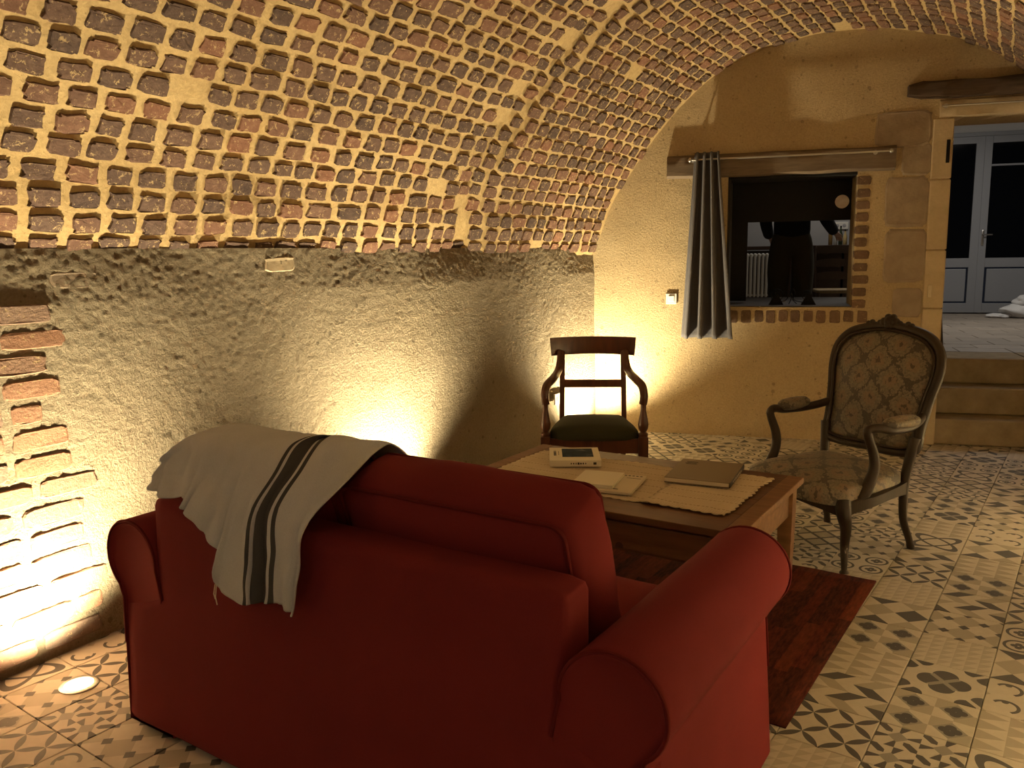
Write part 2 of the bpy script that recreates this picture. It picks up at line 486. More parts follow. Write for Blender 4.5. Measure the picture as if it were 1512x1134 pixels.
    soft = 0.55 if idx in (5,) else 0.9
    if bg is not None: col = mixc(nt, (bg * soft).v, col, BEIGE)
    if gr is not None: col = mixc(nt, (gr * 0.9).v, col, GREYC)
    if dk is not None: col = mixc(nt, (dk * 0.95).v, col, DARKC)
    link(nt, col, b.inputs['Base Color']); b.inputs['Roughness'].default_value = 0.62
    b.inputs['Specular IOR Level'].default_value = 0.3
    return m
MOTIFS = [motif(i) for i in range(13)]
GROUT = plain('grout', (0.33, 0.27, 0.19), 0.95)

TS = 0.2472                                     # tile pitch
TYAW = R(35.55)
TO = Vector((1.0763 * CH, 2.0548 * CH, 0))      # grid origin: a seam crossing in the foreground
TU = Vector((math.cos(TYAW), -math.sin(TYAW), 0)); TV = Vector((math.sin(TYAW), math.cos(TYAW), 0))

def tile_verts(g=0.0012, b=0.0018):
    h = TS / 2 - g
    q = lambda r_, z: [(-r_, -r_, z), (r_, -r_, z), (r_, r_, z), (-r_, r_, z)]
    v = q(h, -0.012) + q(h, -b) + q(h - b, 0.0)
    f = [(8, 9, 10, 11)] + [(k * 4 + j, k * 4 + (j + 1) % 4, k * 4 + 4 + (j + 1) % 4, k * 4 + 4 + j) for k in (0, 1) for j in range(4)]
    return v, f
def tile_mesh(i):
    v, f = tile_verts(); me = mesh('tile', v, f, [MOTIFS[i]])
    ul = me.uv_layers.new(name='UVMap')
    for lp in me.loops:
        co = me.vertices[lp.vertex_index].co; ul.data[lp.index].uv = (co.x / TS + 0.5, co.y / TS + 0.5)
    return me
TILES = [tile_mesh(i) for i in range(13)]
KNOWN = {(0, -4): 2, (0, -3): 3, (0, -2): 1, (0, -1): 9, (0, 0): 5, (0, 1): 4, (0, 2): 3, (0, 3): 7, (0, -5): 6, (0, -6): 8, (0, -7): 9, (0, -8): 1, (0, -9): 6,
         (-1, 3): 0, (-1, 2): 1, (-1, 1): 2, (-1, 0): 3, (-1, -1): 6, (-1, -2): 5, (-1, -3): 0, (-1, -4): 1, (-1, -5): 11, (-1, -6): 2, (-1, -7): 4, (-1, -8): 3, (-1, -9): 7, (-1, -10): 12, (-1, 4): 5,
         (1, 2): 2, (1, 1): 8, (1, 0): 6, (1, -1): 10, (1, -2): 0, (1, -3): 7, (1, 3): 11, (0, 4): 7, (-2, -3): 10, (-2, -4): 9, (-2, -5): 7, (-2, -6): 3, (-2, -2): 5, (-2, -1): 10, (-2, -7): 9}
floor_me = mesh('floor', [(-6, -4, -0.0125), (7, -4, -0.0125), (7, 7.2, -0.0125), (-6, 7.2, -0.0125),
                          (-6, -4, -0.2), (7, -4, -0.2), (7, 7.2, -0.2), (-6, 7.2, -0.2)],
                [(0, 1, 2, 3), (4, 7, 6, 5), (0, 4, 5, 1), (1, 5, 6, 2), (2, 6, 7, 3), (3, 7, 4, 0)])
FLOOR = tag(obj('floor', floor_me, GROUT), 'patchwork of patterned cream, beige and charcoal cement floor tiles', kind='structure')

def room_uv(p):
    """(s across along the back wall, k along the left wall from the corner)"""
    q = Vector((p[0], p[1], 0)) - CW
    det = D.x * (-EV.y) - D.y * (-EV.x)
    return (q.x * (-EV.y) - q.y * (-EV.x)) / det, (D.x * q.y - D.y * q.x) / det

cells = []
for ci in range(-26, 20):
    for ri in range(-34, 34):
        c = TO + TU * ((ci + 0.5) * TS) + TV * (-(ri + 0.5) * TS)
        s_, k_ = room_uv(c)
        if not (-0.16 < s_ < ROOMW + 0.2 and -0.45 < k_ < KLEN): continue
        pr = project(c); size = 0
        if pr and -60 < pr[0] < 1572 and 560 < pr[1] < 1200: size = FPX * TS / pr[2]
        rr = random.Random(ci * 911 + ri * 37)
        mi = KNOWN.get((ci, ri), rr.choice([0, 1, 2, 3, 4, 5, 6, 7, 8, 9, 10, 11, 12]))
        cells.append((size, c, mi, rr.randrange(4) if (ci, ri) not in KNOWN else 0))
cells.sort(key=lambda q: -q[0])
rest_v, rest_f, rest_m, rest_uv = [], [], [], []
tv, tf = tile_verts()
for i, (size, c, mi, rot) in enumerate(cells):
    if size > 0 and i < 300:
        o = bpy.data.objects.new('tile', TILES[mi]); COL.objects.link(o); o.parent = FLOOR
        o.location = c; o.rotation_euler = (0, 0, -TYAW + rot * PI / 2)
    else:
        M_ = Matrix.Translation(c) @ Matrix.Rotation(-TYAW + rot * PI / 2, 4, 'Z'); n0 = len(rest_v)
        rest_v += [tuple(M_ @ Vector(q)) for q in tv]
        for f in tf:
            rest_f.append([q + n0 for q in f]); rest_m.append(mi)
            rest_uv += [(tv[q][0] / TS + 0.5, tv[q][1] / TS + 0.5) for q in f]
if rest_v:
    me = mesh('tile_field', rest_v, rest_f, MOTIFS)
    me.polygons.foreach_set('material_index', rest_m)
    ul = me.uv_layers.new(name='UVMap'); ul.data.foreach_set('uv', [q for p in rest_uv for q in p])
    tag(obj('tile_field', me, None, FLOOR), kind='stuff')

# ------------------------------------------------------------------ LEFT WALL (rough render) with a brick pillar
SPRING = 1.47
def left_off(k, z):
    d = 0.016 * fnoise(k, z, 3.1, 1.1) + 0.005 * fnoise(k, z, 9.0, 3.4) + 0.0025 * fnoise(k, z, 2.0, 9.0) + 0.0022 * fnoise(k, z, 5.0, 31.0) + 0.0030 * fnoise(k, z, 1.0, 58.0)
    ed = max(0.0, (z - 1.30) / 0.17)
    d -= 0.03 * ed * max(0.0, 0.35 + fnoise(k, 0.3, 7.7, 1.7)) 
    return d
def wall_grid():
    ks = list(np.linspace(-0.05, 5.4, 640)) + list(np.linspace(5.5, KLEN, 30)); zs = np.linspace(-0.02, SPRING + 0.03, 190)
    return [[LW(k, left_off(k, z), z) for z in zs] for k in ks]
WL = tag(obj('wall_left', grid_mesh('wall_left', wall_grid()), STUCCO), 'rough sand-coloured rendered wall below the brick vault', kind='structure')

def brick_shape(wd, ht, dep, proud, n=14, rag=0.10, rng=random):
    """ragged rounded brick face: outline in XY, face at z=proud"""
    out = []
    for i in range(n):
        a = 2 * PI * (i + 0.3 * rng.random()) / n
        ca, sa = math.cos(a), math.sin(a); e = 0.32
        x = math.copysign(abs(ca) ** e, ca) * wd / 2; y = math.copysign(abs(sa) ** e, sa) * ht / 2
        k = 1 - rag * rng.random() ** 1.5
        out.append((x * k, y * k))
    tilt = (rng.uniform(-0.004, 0.004), rng.uniform(-0.004, 0.004))
    v = [(x * 1.05, y * 1.05, -dep) for x, y in out] + [(x, y, proud * 0.55) for x, y in out] + \
        [(x * 0.93, y * 0.91, proud + tilt[0] * x / wd + tilt[1] * y / ht + rng.uniform(-0.0015, 0.0015)) for x, y in out]
    f = [tuple(2 * n + j for j in range(n))]
    for k in (0, 1):
        for j in range(n): f.append((k * n + j, k * n + (j + 1) % n, (k + 1) * n + (j + 1) % n, (k + 1) * n + j))
    return v, f

# brick pillar showing through the render at the near end
rng = random.Random(5)
z = 0.035; row = 0
ROTW = Matrix((tuple(-EV), (0, 0, 1), tuple(WN))).transposed()     # local x = -EV (toward camera), y = up, z = into room
while z < 1.30:
    h = rng.uniform(0.064, 0.074)
    k0 = 4.32 + rng.uniform(-0.06, 0.10) + (0.07 if row % 2 else 0.0) + (0.10 if 0.75 < z < 1.1 else 0)
    k = k0
    while k < 5.15:
        wd = rng.uniform(0.20, 0.235) if rng.random() < 0.9 else rng.uniform(0.10, 0.12)
        v, f = brick_shape(wd, h, 0.03, 0.005, 16, 0.09, rng)
        zc = z + h / 2; kc = k + wd / 2
        obj('brick', mesh('brick', v, f), BRICK_RED, WL).matrix_world = Matrix.Translation(LW(kc, left_off(kc, zc) + 0.001, zc)) @ ROTW.to_4x4()
        k += wd + rng.uniform(0.015, 0.03)
    z += h + rng.uniform(0.020, 0.028); row += 1
# one stray stone above the pillar, one lump of pale stone under the springing
for (kk, zz, wd, h, mt) in ((4.36, 1.385, 0.20, 0.06, STONE), (3.36, 1.425, 0.20, 0.07, JAMB)):
    v, f = brick_shape(wd, h, 0.05, 0.007, 16, 0.14, rng)
    obj('stone', mesh('stone', v, f), mt, WL).matrix_world = Matrix.Translation(LW(kk, left_off(kk, zz) - 0.006, zz)) @ ROTW.to_4x4()

# ------------------------------------------------------------------ VAULT
half = [(-0.03, 1.45), (0.05, 1.62), (0.148, 1.85), (0.387, 2.235), (0.644, 2.53), (0.893, 2.735), (1.231, 2.905), (1.605, 2.985), (1.825, 2.995)]
prof = [tuple(p) for p in catmull(half, 60)]
prof = prof + [(ROOMW - s_, z_) for s_, z_ in prof[::-1]]
acc = [0.0]
for a, b in zip(prof[:-1], prof[1:]): acc.append(acc[-1] + math.hypot((b[0] - a[0]) * OBL, b[1] - a[1]))
ARC = acc[-1]
PS = np.array([p[0] for p in prof]); PZ = np.array([p[1] for p in prof]); AC = np.array(acc)
def vault_base(a, k):
    return CW + D * float(np.interp(a, AC, PS)) + Vector((0, 0, float(np.interp(a, AC, PZ)))) - EV * k
def vault_frame(a, k):
    T = (vault_base(min(a + 0.02, ARC), k) - vault_base(max(a - 0.02, 0), k)); T -= EV * T.dot(EV); T.normalize()
    NN = T.cross(EV).normalized()
    c = vault_base(ARC / 2, k) - Vector((0, 0, 1.2))
    p = vault_base(a, k)
    if NN.dot(c - p) < 0: NN.negate()
    return p, T, NN
def vault_off(a, k):
    d = 0.022 * fnoise(a, k, 1.3, 1.0) + 0.008 * fnoise(a, k, 4.0, 3.2)
    cr = k - 1.85 - 0.10 * math.sin(a * 1.7)
    d += -0.032 * math.exp(-(cr / 0.16) ** 2) - 0.022 * (1 - 1 / (1 + math.exp(max(-40.0, min(40.0, cr / 0.06)))))      # the join of two vault bays
    if a < 0.12: d += 0.008 * (1 - a / 0.12) + 0.014 * fnoise(k, 5.5, 0.0, 6.0)
    return d
def vault_pt(a, k, o=0.0):
    p, T, NN = vault_frame(a, k)
    return p + NN * (vault_off(a, k) + o)
ks = list(np.linspace(-0.08, 6.2, 300)) + list(np.linspace(6.3, KLEN, 30)); aa = np.linspace(0, ARC, 130)
CEIL = tag(obj('ceiling', grid_mesh('ceiling', [[vault_pt(float(a), float(k), 0.004 * fnoise(float(a), float(k), 0.7, 22)) for a in aa] for k in ks]), MORTAR), 'barrel vault of old brown bricks in wide ochre mortar joints', kind='structure')

rng = random.Random(11)
VAR = []
for i in range(24):
    v, f = brick_shape(1.0, 1.0, 0.25, 0.0, 18, 0.24, rng)
    VAR.append((v, f))
bricks = []
a = 0.055; row = 0
while a < ARC - 0.04:
    k = -0.03 + rng.uniform(0, 0.12)
    pitch = rng.uniform(0.085, 0.095)
    while k < 6.6:
        far = k < 1.8
        wd = rng.uniform(0.100, 0.128) * (1.35 if rng.random() < 0.05 else 1.0) * (1.08 if far else 1.0)
        gap = rng.uniform(0.018, 0.030) if far else rng.uniform(0.020, 0.040)
        near_join = abs(k - 1.85 - 0.10 * math.sin(a * 1.7)) < 0.05
        if rng.random() > (0.4 if near_join else 0.012):
            bricks.append((a + 0.010 * fnoise(k, a, 2.2, 1.6) + rng.uniform(-0.003, 0.003), k + wd / 2, wd, pitch - (rng.uniform(0.014, 0.020) if far else rng.uniform(0.018, 0.028)), rng.randrange(24), rng.uniform(0.003, 0.010), rng.uniform(-0.05, 0.05)))
        k += wd + gap
    a += pitch; row += 1
items = []
for b_ in bricks:
    a, k, wd, ht, vi, proud, tw = b_
    if not (0.02 < a < ARC - 0.02 and k > 0.0): continue
    p = vault_base(a, k); pr = project(p); size = 0
    if pr and -15 < pr[0] < 1527 and -15 < pr[1] < 420: size = FPX / pr[2]
    items.append((size, b_))
items.sort(key=lambda q: -q[0])
BV = [mesh('brick', [(x * 0.108, y * 0.060, z_ * 0.06 if z_ < -0.1 else z_ * 0.8) for x, y, z_ in v], f, [BRICK]) for v, f in VAR]
sv, sf = [], []
for i, (size, (a, k, wd, ht, vi, proud, tw)) in enumerate(items):
    p, T, NN = vault_frame(a, k)
    p = p + NN * (vault_off(a, k) + 0.004 + proud)
    Xa, Ya = EV * -1.0, T
    if Xa.cross(Ya).dot(NN) < 0: Xa = EV
    Rm = Matrix((tuple(Xa), tuple(Ya), tuple(NN))).transposed().to_4x4() @ Matrix.Rotation(tw, 4, 'Z')
    M_ = Matrix.Translation(p) @ Rm @ Matrix.Diagonal((wd / 0.108, ht / 0.060, 1, 1))
    if i < 300 and size > 0:
        o = bpy.data.objects.new('brick', BV[vi]); COL.objects.link(o); o.parent = CEIL; o.matrix_world = M_
    else:
        n0 = len(sv); me = BV[vi]
        sv += [tuple(M_ @ q.co) for q in me.vertices]; sf += [[q + n0 for q in pl.vertices] for pl in me.polygons]
tag(obj('brickwork', mesh('brickwork', sv, sf), BRICK, CEIL), kind='stuff')

# ------------------------------------------------------------------ RIGHT and FRONT walls (outside the frame, they close the cellar)
P = [[BW(ROOMW, 0, z_) - EV * k for z_ in (-0.02, 0.5, 1.0, SPRING + 0.05)] for k in np.linspace(-0.1, KLEN, 30)]
tag(obj('wall_right', grid_mesh('wall_right', P), STUCCO), kind='structure')
P = [[CW - EV * (KLEN - 0.05) + D * s_ + Vector((0, 0, z_)) for z_ in np.linspace(-0.02, 3.1, 8)] for s_ in np.linspace(-0.2, ROOMW + 0.2, 8)]
tag(obj('wall_front', grid_mesh('wall_front', P), PLASTER), kind='structure')

# ------------------------------------------------------------------ BACK WALL with window and door openings
WS0, WS1, WZ0, WZ1 = 1.035, 1.955, 1.025, 2.02
DS0, DS1, DZ1 = 2.56, 3.30, 2.36
TH = 0.46
def bw_t(s_, z_):
    d = 0.006 * fnoise(s_, z_, 5.0, 1.5) + 0.003 * fnoise(s_, z_, 2.0, 6.0)
    e = min(max(max(WS0 - s_, s_ - WS1), max(WZ0 - z_, z_ - WZ1)), max(max(DS0 - s_, s_ - DS1), z_ - DZ1))
    return d * max(0.0, min(1.0, e / 0.08))
def wall_back():
    S = sorted(set([round(q, 4) for q in list(np.arange(-0.6, 4.4, 0.05)) + [WS0, WS1, DS0, DS1]]))
    Z = sorted(set([round(q, 4) for q in list(np.arange(-0.2, 3.25, 0.05)) + [WZ0, WZ1, DZ1, 0.0]]))
    def hole(s_, z_): return (WS0 < s_ < WS1 and WZ0 < z_ < WZ1) or (DS0 < s_ < DS1 and z_ < DZ1)
    v, f = [], []
    for t_ in (0, 1):
        ix = {}
        for i, s_ in enumerate(S):
            for j, z_ in enumerate(Z):
                ix[i, j] = len(v); v.append(BW(s_, TH if t_ else bw_t(s_, z_), z_))
        for i in range(len(S) - 1):
            for j in range(len(Z) - 1):
                if hole((S[i] + S[i + 1]) / 2, (Z[j] + Z[j + 1]) / 2): continue
                q = [ix[i, j], ix[i + 1, j], ix[i + 1, j + 1], ix[i, j + 1]]
                f.append(q if not t_ else q[::-1])
    def strip(pts):
        for (a, b) in zip(pts[:-1], pts[1:]):
            n0 = len(v); v.extend([BW(a[0], 0, a[1]), BW(b[0], 0, b[1]), BW(b[0], TH, b[1]), BW(a[0], TH, a[1])]); f.append((n0, n0 + 1, n0 + 2, n0 + 3))
    strip([(WS0, WZ0), (WS0, WZ1), (WS1, WZ1), (WS1, WZ0), (WS0, WZ0)])
    strip([(DS0, 0), (DS0, DZ1), (DS1, DZ1), (DS1, 0)])
    return mesh('wall_back', v, f)
WB = tag(obj('wall_back', wall_back(), PLASTER, smooth=False), 'plastered end wall with a square window opening and a doorway', kind='structure')
ROTB = Matrix((tuple(D), (0, 0, 1), tuple(-N))).transposed()      # local x along wall, y up, z toward the room
ROTBE = math.atan2(D.y, D.x)
def on_back(name, v, f, mat, s_, z_, t_=0.0, rot=0.0, parent=WB):
    o = obj(name, mesh(name, v, f), mat, parent)
    o.matrix_world = Matrix.Translation(BW(s_, t_, z_)) @ ROTB.to_4x4() @ Matrix.Rotation(rot, 4, 'Z'); return o
rng = random.Random(3)
zc = WZ0 - 0.005
while zc < 2.0:                                   # quoin bricks up the right jamb
    h = rng.uniform(0.062, 0.070); wd = rng.uniform(0.085, 0.11)
    v, f = brick_shape(wd, h, 0.05, 0.006, 14, 0.10, rng)
    on_back('brick', v, f, BRICK_WIN, WS1 + wd / 2 - 0.004, zc + h / 2)
    zc += h + rng.uniform(0.020, 0.028)
sx = WS0 + 0.02
while sx < WS1 + 0.10:                            # row of brick ends under the sill
    wd = rng.uniform(0.066, 0.080); h = rng.uniform(0.088, 0.105)
    v, f = brick_shape(wd, h, 0.05, 0.005, 14, 0.10, rng)
    on_back('brick', v, f, BRICK_WIN, sx + wd / 2, WZ0 - 0.022 - h / 2)
    sx += wd + rng.uniform(0.018, 0.026)
# exposed grey stones beside the doorway
for (s0, s1, z0, z1) in ((2.05, 2.435, 2.17, 2.43), (2.24, 2.44, 1.97, 2.20), (2.14, 2.44, 1.60, 1.975), (2.15, 2.44, 1.20, 1.605), (2.23, 2.43, 0.95, 1.17)):
    v, f = brick_shape(s1 - s0, z1 - z0, 0.04, 0.008, 26, 0.07, rng)
    on_back('stone', v, f, STONE, (s0 + s1) / 2, (z0 + z1) / 2)
# pale dressed stones of the door jamb
zz = 0.0
for hh in (0.62, 0.40, 0.42, 0.50, 0.42):
    o = MB().box((0, 0, 0), (0.135, hh - 0.006, 0.10), bev=0.008).build('jamb_stone', JAMB, WB)
    o.matrix_world = Matrix.Translation(BW(DS0 - 0.058, 0.038, zz + hh / 2)) @ ROTB.to_4x4(); zz += hh

o = MB().box((0, 0, 0), (0.022, 0.16, 0.01), bev=0.002).build('dark_jamb_slot', IRON, WB)  # dark box in place of the shaded slot in the jamb
o.matrix_world = Matrix.Translation(BW(DS0 - 0.022, -0.016, 2.13)) @ ROTB.to_4x4()

def back_box(mb, s0, s1, t0, t1, z0, z1, bev=0.0, rot=None):
    c = Vector(((s0 + s1) / 2, (t0 + t1) / 2, (z0 + z1) / 2))
    return mb.box(c, (abs(s1 - s0), abs(t1 - t0), abs(z1 - z0)), rot, bev)
def bempty(name, s_=0, t_=0, z_=0): return empty(name, BW(s_, t_, z_), ROTBE)
def B0(name, mb, mat, smooth=False):              # mesh in back-wall coordinates as a top-level object
    return mb.build(name, mat, None, smooth, BW(0, 0, 0), (0, 0, ROTBE))

# steps up to the kitchen
mb = MB(); back_box(mb, DS0 + 0.002, DS1 - 0.002, 0.03, 0.95, 0.002, 0.195, 0.012)
st1 = B0('stone_step', mb, STEPM); tag(st1, 'lowest pale stone step in the doorway', 'step', 'steps up to the kitchen', 'structure')
mb = MB(); back_box(mb, DS0 + 0.002, DS1 - 0.002, 0.26, 0.95, 0.197, 0.40, 0.012)
tag(B0('stone_step', mb, STEPM), 'middle pale stone step in the doorway', 'step', 'steps up to the kitchen', 'structure')
mb = MB(); back_box(mb, DS0 + 0.002, DS1 - 0.002, 0.49, 0.95, 0.402, KF - 0.002, 0.012)
tag(B0('stone_step', mb, STEPM), 'top stone step level with the kitchen floor', 'step', 'steps up to the kitchen', 'structure')

# lintels
rng = random.Random(21)
def beam(s0, s1, z0, z1, t0, t1, mat, name, rough=0.006, ends=(0, 0)):
    P = []; n = 26
    for i in range(n + 1):
        u = i / n; s_ = s0 + (s1 - s0) * u
        sh = 1.0 - (0.45 * max(0, 1 - u * n / 2.0) * ends[0]) - (0.45 * max(0, 1 - (1 - u) * n / 2.0) * ends[1])
        zc, hz = (z0 + z1) / 2, (z1 - z0) / 2 * sh
        ring = []
        for (a, c) in ((-1, -0.8), (-1, 0), (-1, 0.8), (-0.85, 1), (0.85, 1), (1, 0), (0.85, -1), (-0.85, -1)):
            ring.append((s_, (t0 + t1) / 2 + a * (t1 - t0) / 2 + rough * fnoise(s_, a, c, 6), zc + c * hz + rough * 1.6 * fnoise(s_, a + 3, c * 0.6, 4)))
        P.append(ring)
    mb = MB(); m = 8
    mb.add([p for r_ in P for p in r_], [(i * m + j, i * m + (j + 1) % m, (i + 1) * m + (j + 1) % m, (i + 1) * m + j) for i in range(n) for j in range(m)] + [tuple(range(m)), tuple(n * m + j for j in range(m))])
    return B0(name, mb, mat, True)
tag(beam(0.575, 2.20, 2.015, 2.185, -0.045, 0.30, OAK_DARK, 'trim_1', 0.006), 'weathered oak lintel beam across the window opening', kind='structure')
tag(beam(2.255, 3.45, 2.49, 2.605, -0.07, 0.20, BEAM_DARK, 'trim_2', 0.010, (1, 0)), 'dark rough-hewn beam above the doorway', kind='structure')
tag(beam(2.47, 3.40, 2.36, 2.485, -0.015, 0.20, JAMB, 'trim_3', 0.003), 'pale band of stone under the dark doorway beam', kind='structure')

# window: black boards and linings put the opening's shade into colour, wooden sill
wn = bempty('window_1'); tag(wn, 'square unglazed opening through the wall into the kitchen', kind='structure')
mb = MB(); back_box(mb, WS0 - 0.02, WS1 + 0.02, TH - 0.05, TH - 0.005, 1.685, 2.03); mb.build('upper_shade_board', BLACK, wn)
mb = MB(); back_box(mb, WS0 - 0.02, WS0 + 0.145, TH - 0.05, TH - 0.004, 1.05, 1.70); mb.build('side_shade_board', BLACK, wn)
for x0, x1 in ((WS0 + 0.001, WS0 + 0.02),):
    mb = MB(); back_box(mb, x0, x1, 0.012, TH - 0.05, WZ0 + 0.03, WZ1, 0.003); mb.build('reveal_lining', plain('shaded_lining', (0.02, 0.016, 0.012), 0.9), wn)  # the left reveal's shade is in the lining colour
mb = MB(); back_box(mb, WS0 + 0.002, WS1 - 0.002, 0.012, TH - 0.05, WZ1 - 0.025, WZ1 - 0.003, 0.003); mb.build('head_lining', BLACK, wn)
for i in range(4):
    a = 0.008 + i * 0.118
    mb = MB(); back_box(mb, WS0 + 0.002, WS1 - 0.002, a, a + 0.114, WZ0 + 0.001, WZ0 + 0.009, 0.002); mb.build('sill_plank', m_wood('sill_wood_%d' % i, (0.055, 0.048, 0.042), (0.10, 0.088, 0.075), (3, 30, 30), 0.7, 0.4), wn)
# ------------------------------------------------------------------ KITCHEN beyond
def kbox(name, mat, s0, s1, t0, t1, z0, z1, label=None):
    mb = MB(); back_box(mb, s0, s1, t0, t1, z0, z1); o = B0(name, mb, mat); return tag(o, label, kind='structure')
KT = 5.6
def m_paver():
    m, nt, b = nmat('stone_pavers'); vec = coord(nt, rnd=True)
    oi = nt.nodes.new('ShaderNodeObjectInfo'); g = nt.nodes.new('ShaderNodeNewGeometry')
    r_ = (X(nt, oi.outputs['Random']) * 5.3 + X(nt, g.outputs['Random Per Island']) * 3.1).fract()
    col = ramp(nt, r_.v, [(0.0, (0.27, 0.225, 0.18)), (1.0, (0.40, 0.335, 0.265))])
    col = mixc(nt, 0.45, col, ramp(nt, tnoise(nt, vec, 7, 5), [(0.3, (0.22, 0.185, 0.15)), (0.7, (0.42, 0.36, 0.29))]))
    link(nt, col, b.inputs['Base Color']); b.inputs['Roughness'].default_value = 0.5; return m
PAVER = m_paver()
KFO = kbox('kitchen_floor', GROUT, -1.5, 6.5, 0.952, KT + 0.3, KF - 0.15, KF - 0.012, 'grey-brown stone paver floor of the kitchen')
pv_me = MB().box((0, 0, -0.006), (0.392, 0.292, 0.012), bev=0.003, seg=1); pv0 = mesh('paver', pv_me.v, pv_me.f, [PAVER])
rp = random.Random(2); pvf_v, pvf_f = [], []
for j in range(15):
    t_ = 0.955 + 0.15 + j * 0.30
    for i in range(-4, 20):
        s_ = -1.3 + (i + 4) * 0.40 + (0.2 if j % 2 else 0.0)
        if s_ > 6.2 or t_ > KT: continue
        if 2.55 < s_ < 4.9:
            o = bpy.data.objects.new('paver', pv0); COL.objects.link(o); o.parent = KFO
            o.location = (s_, t_, KF + rp.uniform(-0.0012, 0.0)); o.rotation_euler = (rp.uniform(-0.003, 0.003), rp.uniform(-0.003, 0.003), 0)
        else:
            n0 = len(pvf_v); pvf_v += [(q[0] + s_, q[1] + t_, q[2] + KF) for q in pv_me.v]; pvf_f += [[q + n0 for q in f] for f in pv_me.f]
tag(obj('paver_field', mesh('paver_field', pvf_v, pvf_f), PAVER, KFO), kind='stuff')
kbox('kitchen_floor_edge', STEPM, -1.5, DS0 - 0.001, TH + 0.001, 0.95, KF - 0.15, KF - 0.001)
kbox('kitchen_floor_edge', STEPM, DS1 + 0.001, 6.5, TH + 0.001, 0.95, KF - 0.15, KF - 0.001)
kbox('wall_kitchen_left', KWALL, -1.6, -1.5, TH, KT + 0.3, KF, 3.4)
kbox('wall_kitchen_right', KWALL, 6.5, 6.6, TH, KT + 0.3, KF, 3.4)
kbox('wall_kitchen_far', KWALL, -1.5, 2.75, 3.38, 3.5, KF, 3.2)
kbox('wall_kitchen_return', KWALL, 2.75, 2.87, 3.38, KT + 0.05, KF, 3.2)
kbox('wall_kitchen_end', KWALL, 2.87, 3.14, KT, KT + 0.12, KF, 3.3)
kbox('wall_kitchen_end', KWALL, 5.66, 6.5, KT, KT + 0.12, KF, 3.3)
kbox('wall_kitchen_end', KCEIL, 3.14, 5.66, KT, KT + 0.12, 2.92, 3.3)
kbox('kitchen_ceiling', KCEIL, -1.6, 6.6, TH, KT + 0.3, 3.3, 3.4)

# grey french door at the far end of the kitchen
fd = bempty('door_1', 0, KT, 0); tag(fd, 'grey painted glazed double door at the far end of the kitchen', kind='structure')
def lbox(name, mat, par, s0, s1, t0, t1, z0, z1, bev=0.004):
    mb = MB(); back_box(mb, s0, s1, t0, t1, z0, z1, bev); return mb.build(name, mat, par)
lbox('frame_post', GREYP, fd, 3.14, 3.20, -0.03, 0.08, KF, 2.92); lbox('frame_post', GREYP, fd, 5.60, 5.66, -0.03, 0.08, KF, 2.92)
lbox('frame_head', GREYP, fd, 3.20, 5.60, -0.03, 0.08, 2.87, 2.92)
for (a, b, bar) in ((3.20, 3.985, False), (3.985, 4.78, True), (4.78, 5.60, True)):
    lbox('stile', GREYP, fd, a, a + (0.10 if a > 4 else 0.09), -0.02, 0.03, KF + 0.005, 2.87); lbox('stile', GREYP, fd, b - 0.10, b, -0.02, 0.03, KF + 0.005, 2.87)
    lbox('rail', GREYP, fd, a + 0.09, b - 0.09, -0.02, 0.03, 2.78, 2.87); lbox('rail', GREYP, fd, a + 0.09, b - 0.09, -0.02, 0.03, 1.20, 1.32); lbox('rail', GREYP, fd, a + 0.09, b - 0.09, -0.02, 0.03, KF + 0.005, KF + 0.13)
    lbox('panel', GREYP, fd, a + 0.12, b - 0.12, -0.005, 0.02, KF + 0.15, 1.18, 0.008)
    lbox('pane', DARKGLASS, fd, a + 0.09, b - 0.09, 0.0, 0.008, 1.32, 2.78, 0)
    if bar: lbox('glazing_bar', GREYP, fd, a + 0.09, b - 0.09, -0.012, 0.02, 2.49, 2.515)
mb = MB(); mb.lathe([(0.016, 0), (0.016, 0.012), (0.008, 0.014), (0.008, 0.045)], (4.03, -0.032, 1.62), 12); mb.box((4.03, -0.024, 1.58), (0.03, 0.008, 0.20), bev=0.003)
mb.tube([(4.03, -0.03, 1.62), (4.03, -0.07, 1.62), (4.13, -0.07, 1.62)], 0.009, 8); mb.build('handle', METAL, fd, 40)

# light of the kitchen
for nm, (s_, t_, z_), e in (('kitchen_lamp', (3.9, 3.3, 3.15), KITCHEN_W * 2.2), ('kitchen_lamp', (1.9, 2.4, 3.15), KITCHEN_W * 0.9)):
    L = bpy.data.lights.new(nm, 'AREA'); L.energy = e; L.size = 0.5; L.color = (1.0, 0.93, 0.84)
    lo = bpy.data.objects.new(nm, L); COL.objects.link(lo); lo.location = BW(s_, t_, z_)

# ------------------------------------------------------------------ recessed floor uplights
def uplight(p, toward, label, power=1.0, cone=120):
    t = empty('floor_uplight', p); tag(t, label, 'light', 'recessed floor uplights along the walls')
    MB().lathe([(0.064, -0.03), (0.064, 0.004), (0.060, 0.006), (0.047, 0.006), (0.046, 0.002), (0.046, -0.01)], n=28).build('ring', METAL, t, 40)
    MB().lathe([(0.045, -0.008), (0.045, 0.002), (0.032, 0.005), (0.0005, 0.006)], n=24).build('lens', GLASSG, t, 60)
    L = bpy.data.lights.new('uplight_beam', 'SPOT'); L.energy = UPLIGHT_W * power; L.color = UPLIGHT_COL
    L.spot_size = R(cone); L.spot_blend = 1.0; L.shadow_soft_size = 0.035
    lo = bpy.data.objects.new('uplight_beam', L); COL.objects.link(lo); lo.parent = t
    lo.location = (0, 0, 0.03)
    d = Vector((0, 0, 1)) + Vector(toward) * 0.55
    lo.rotation_euler = d.to_track_quat('-Z', 'Y').to_euler()
    return t
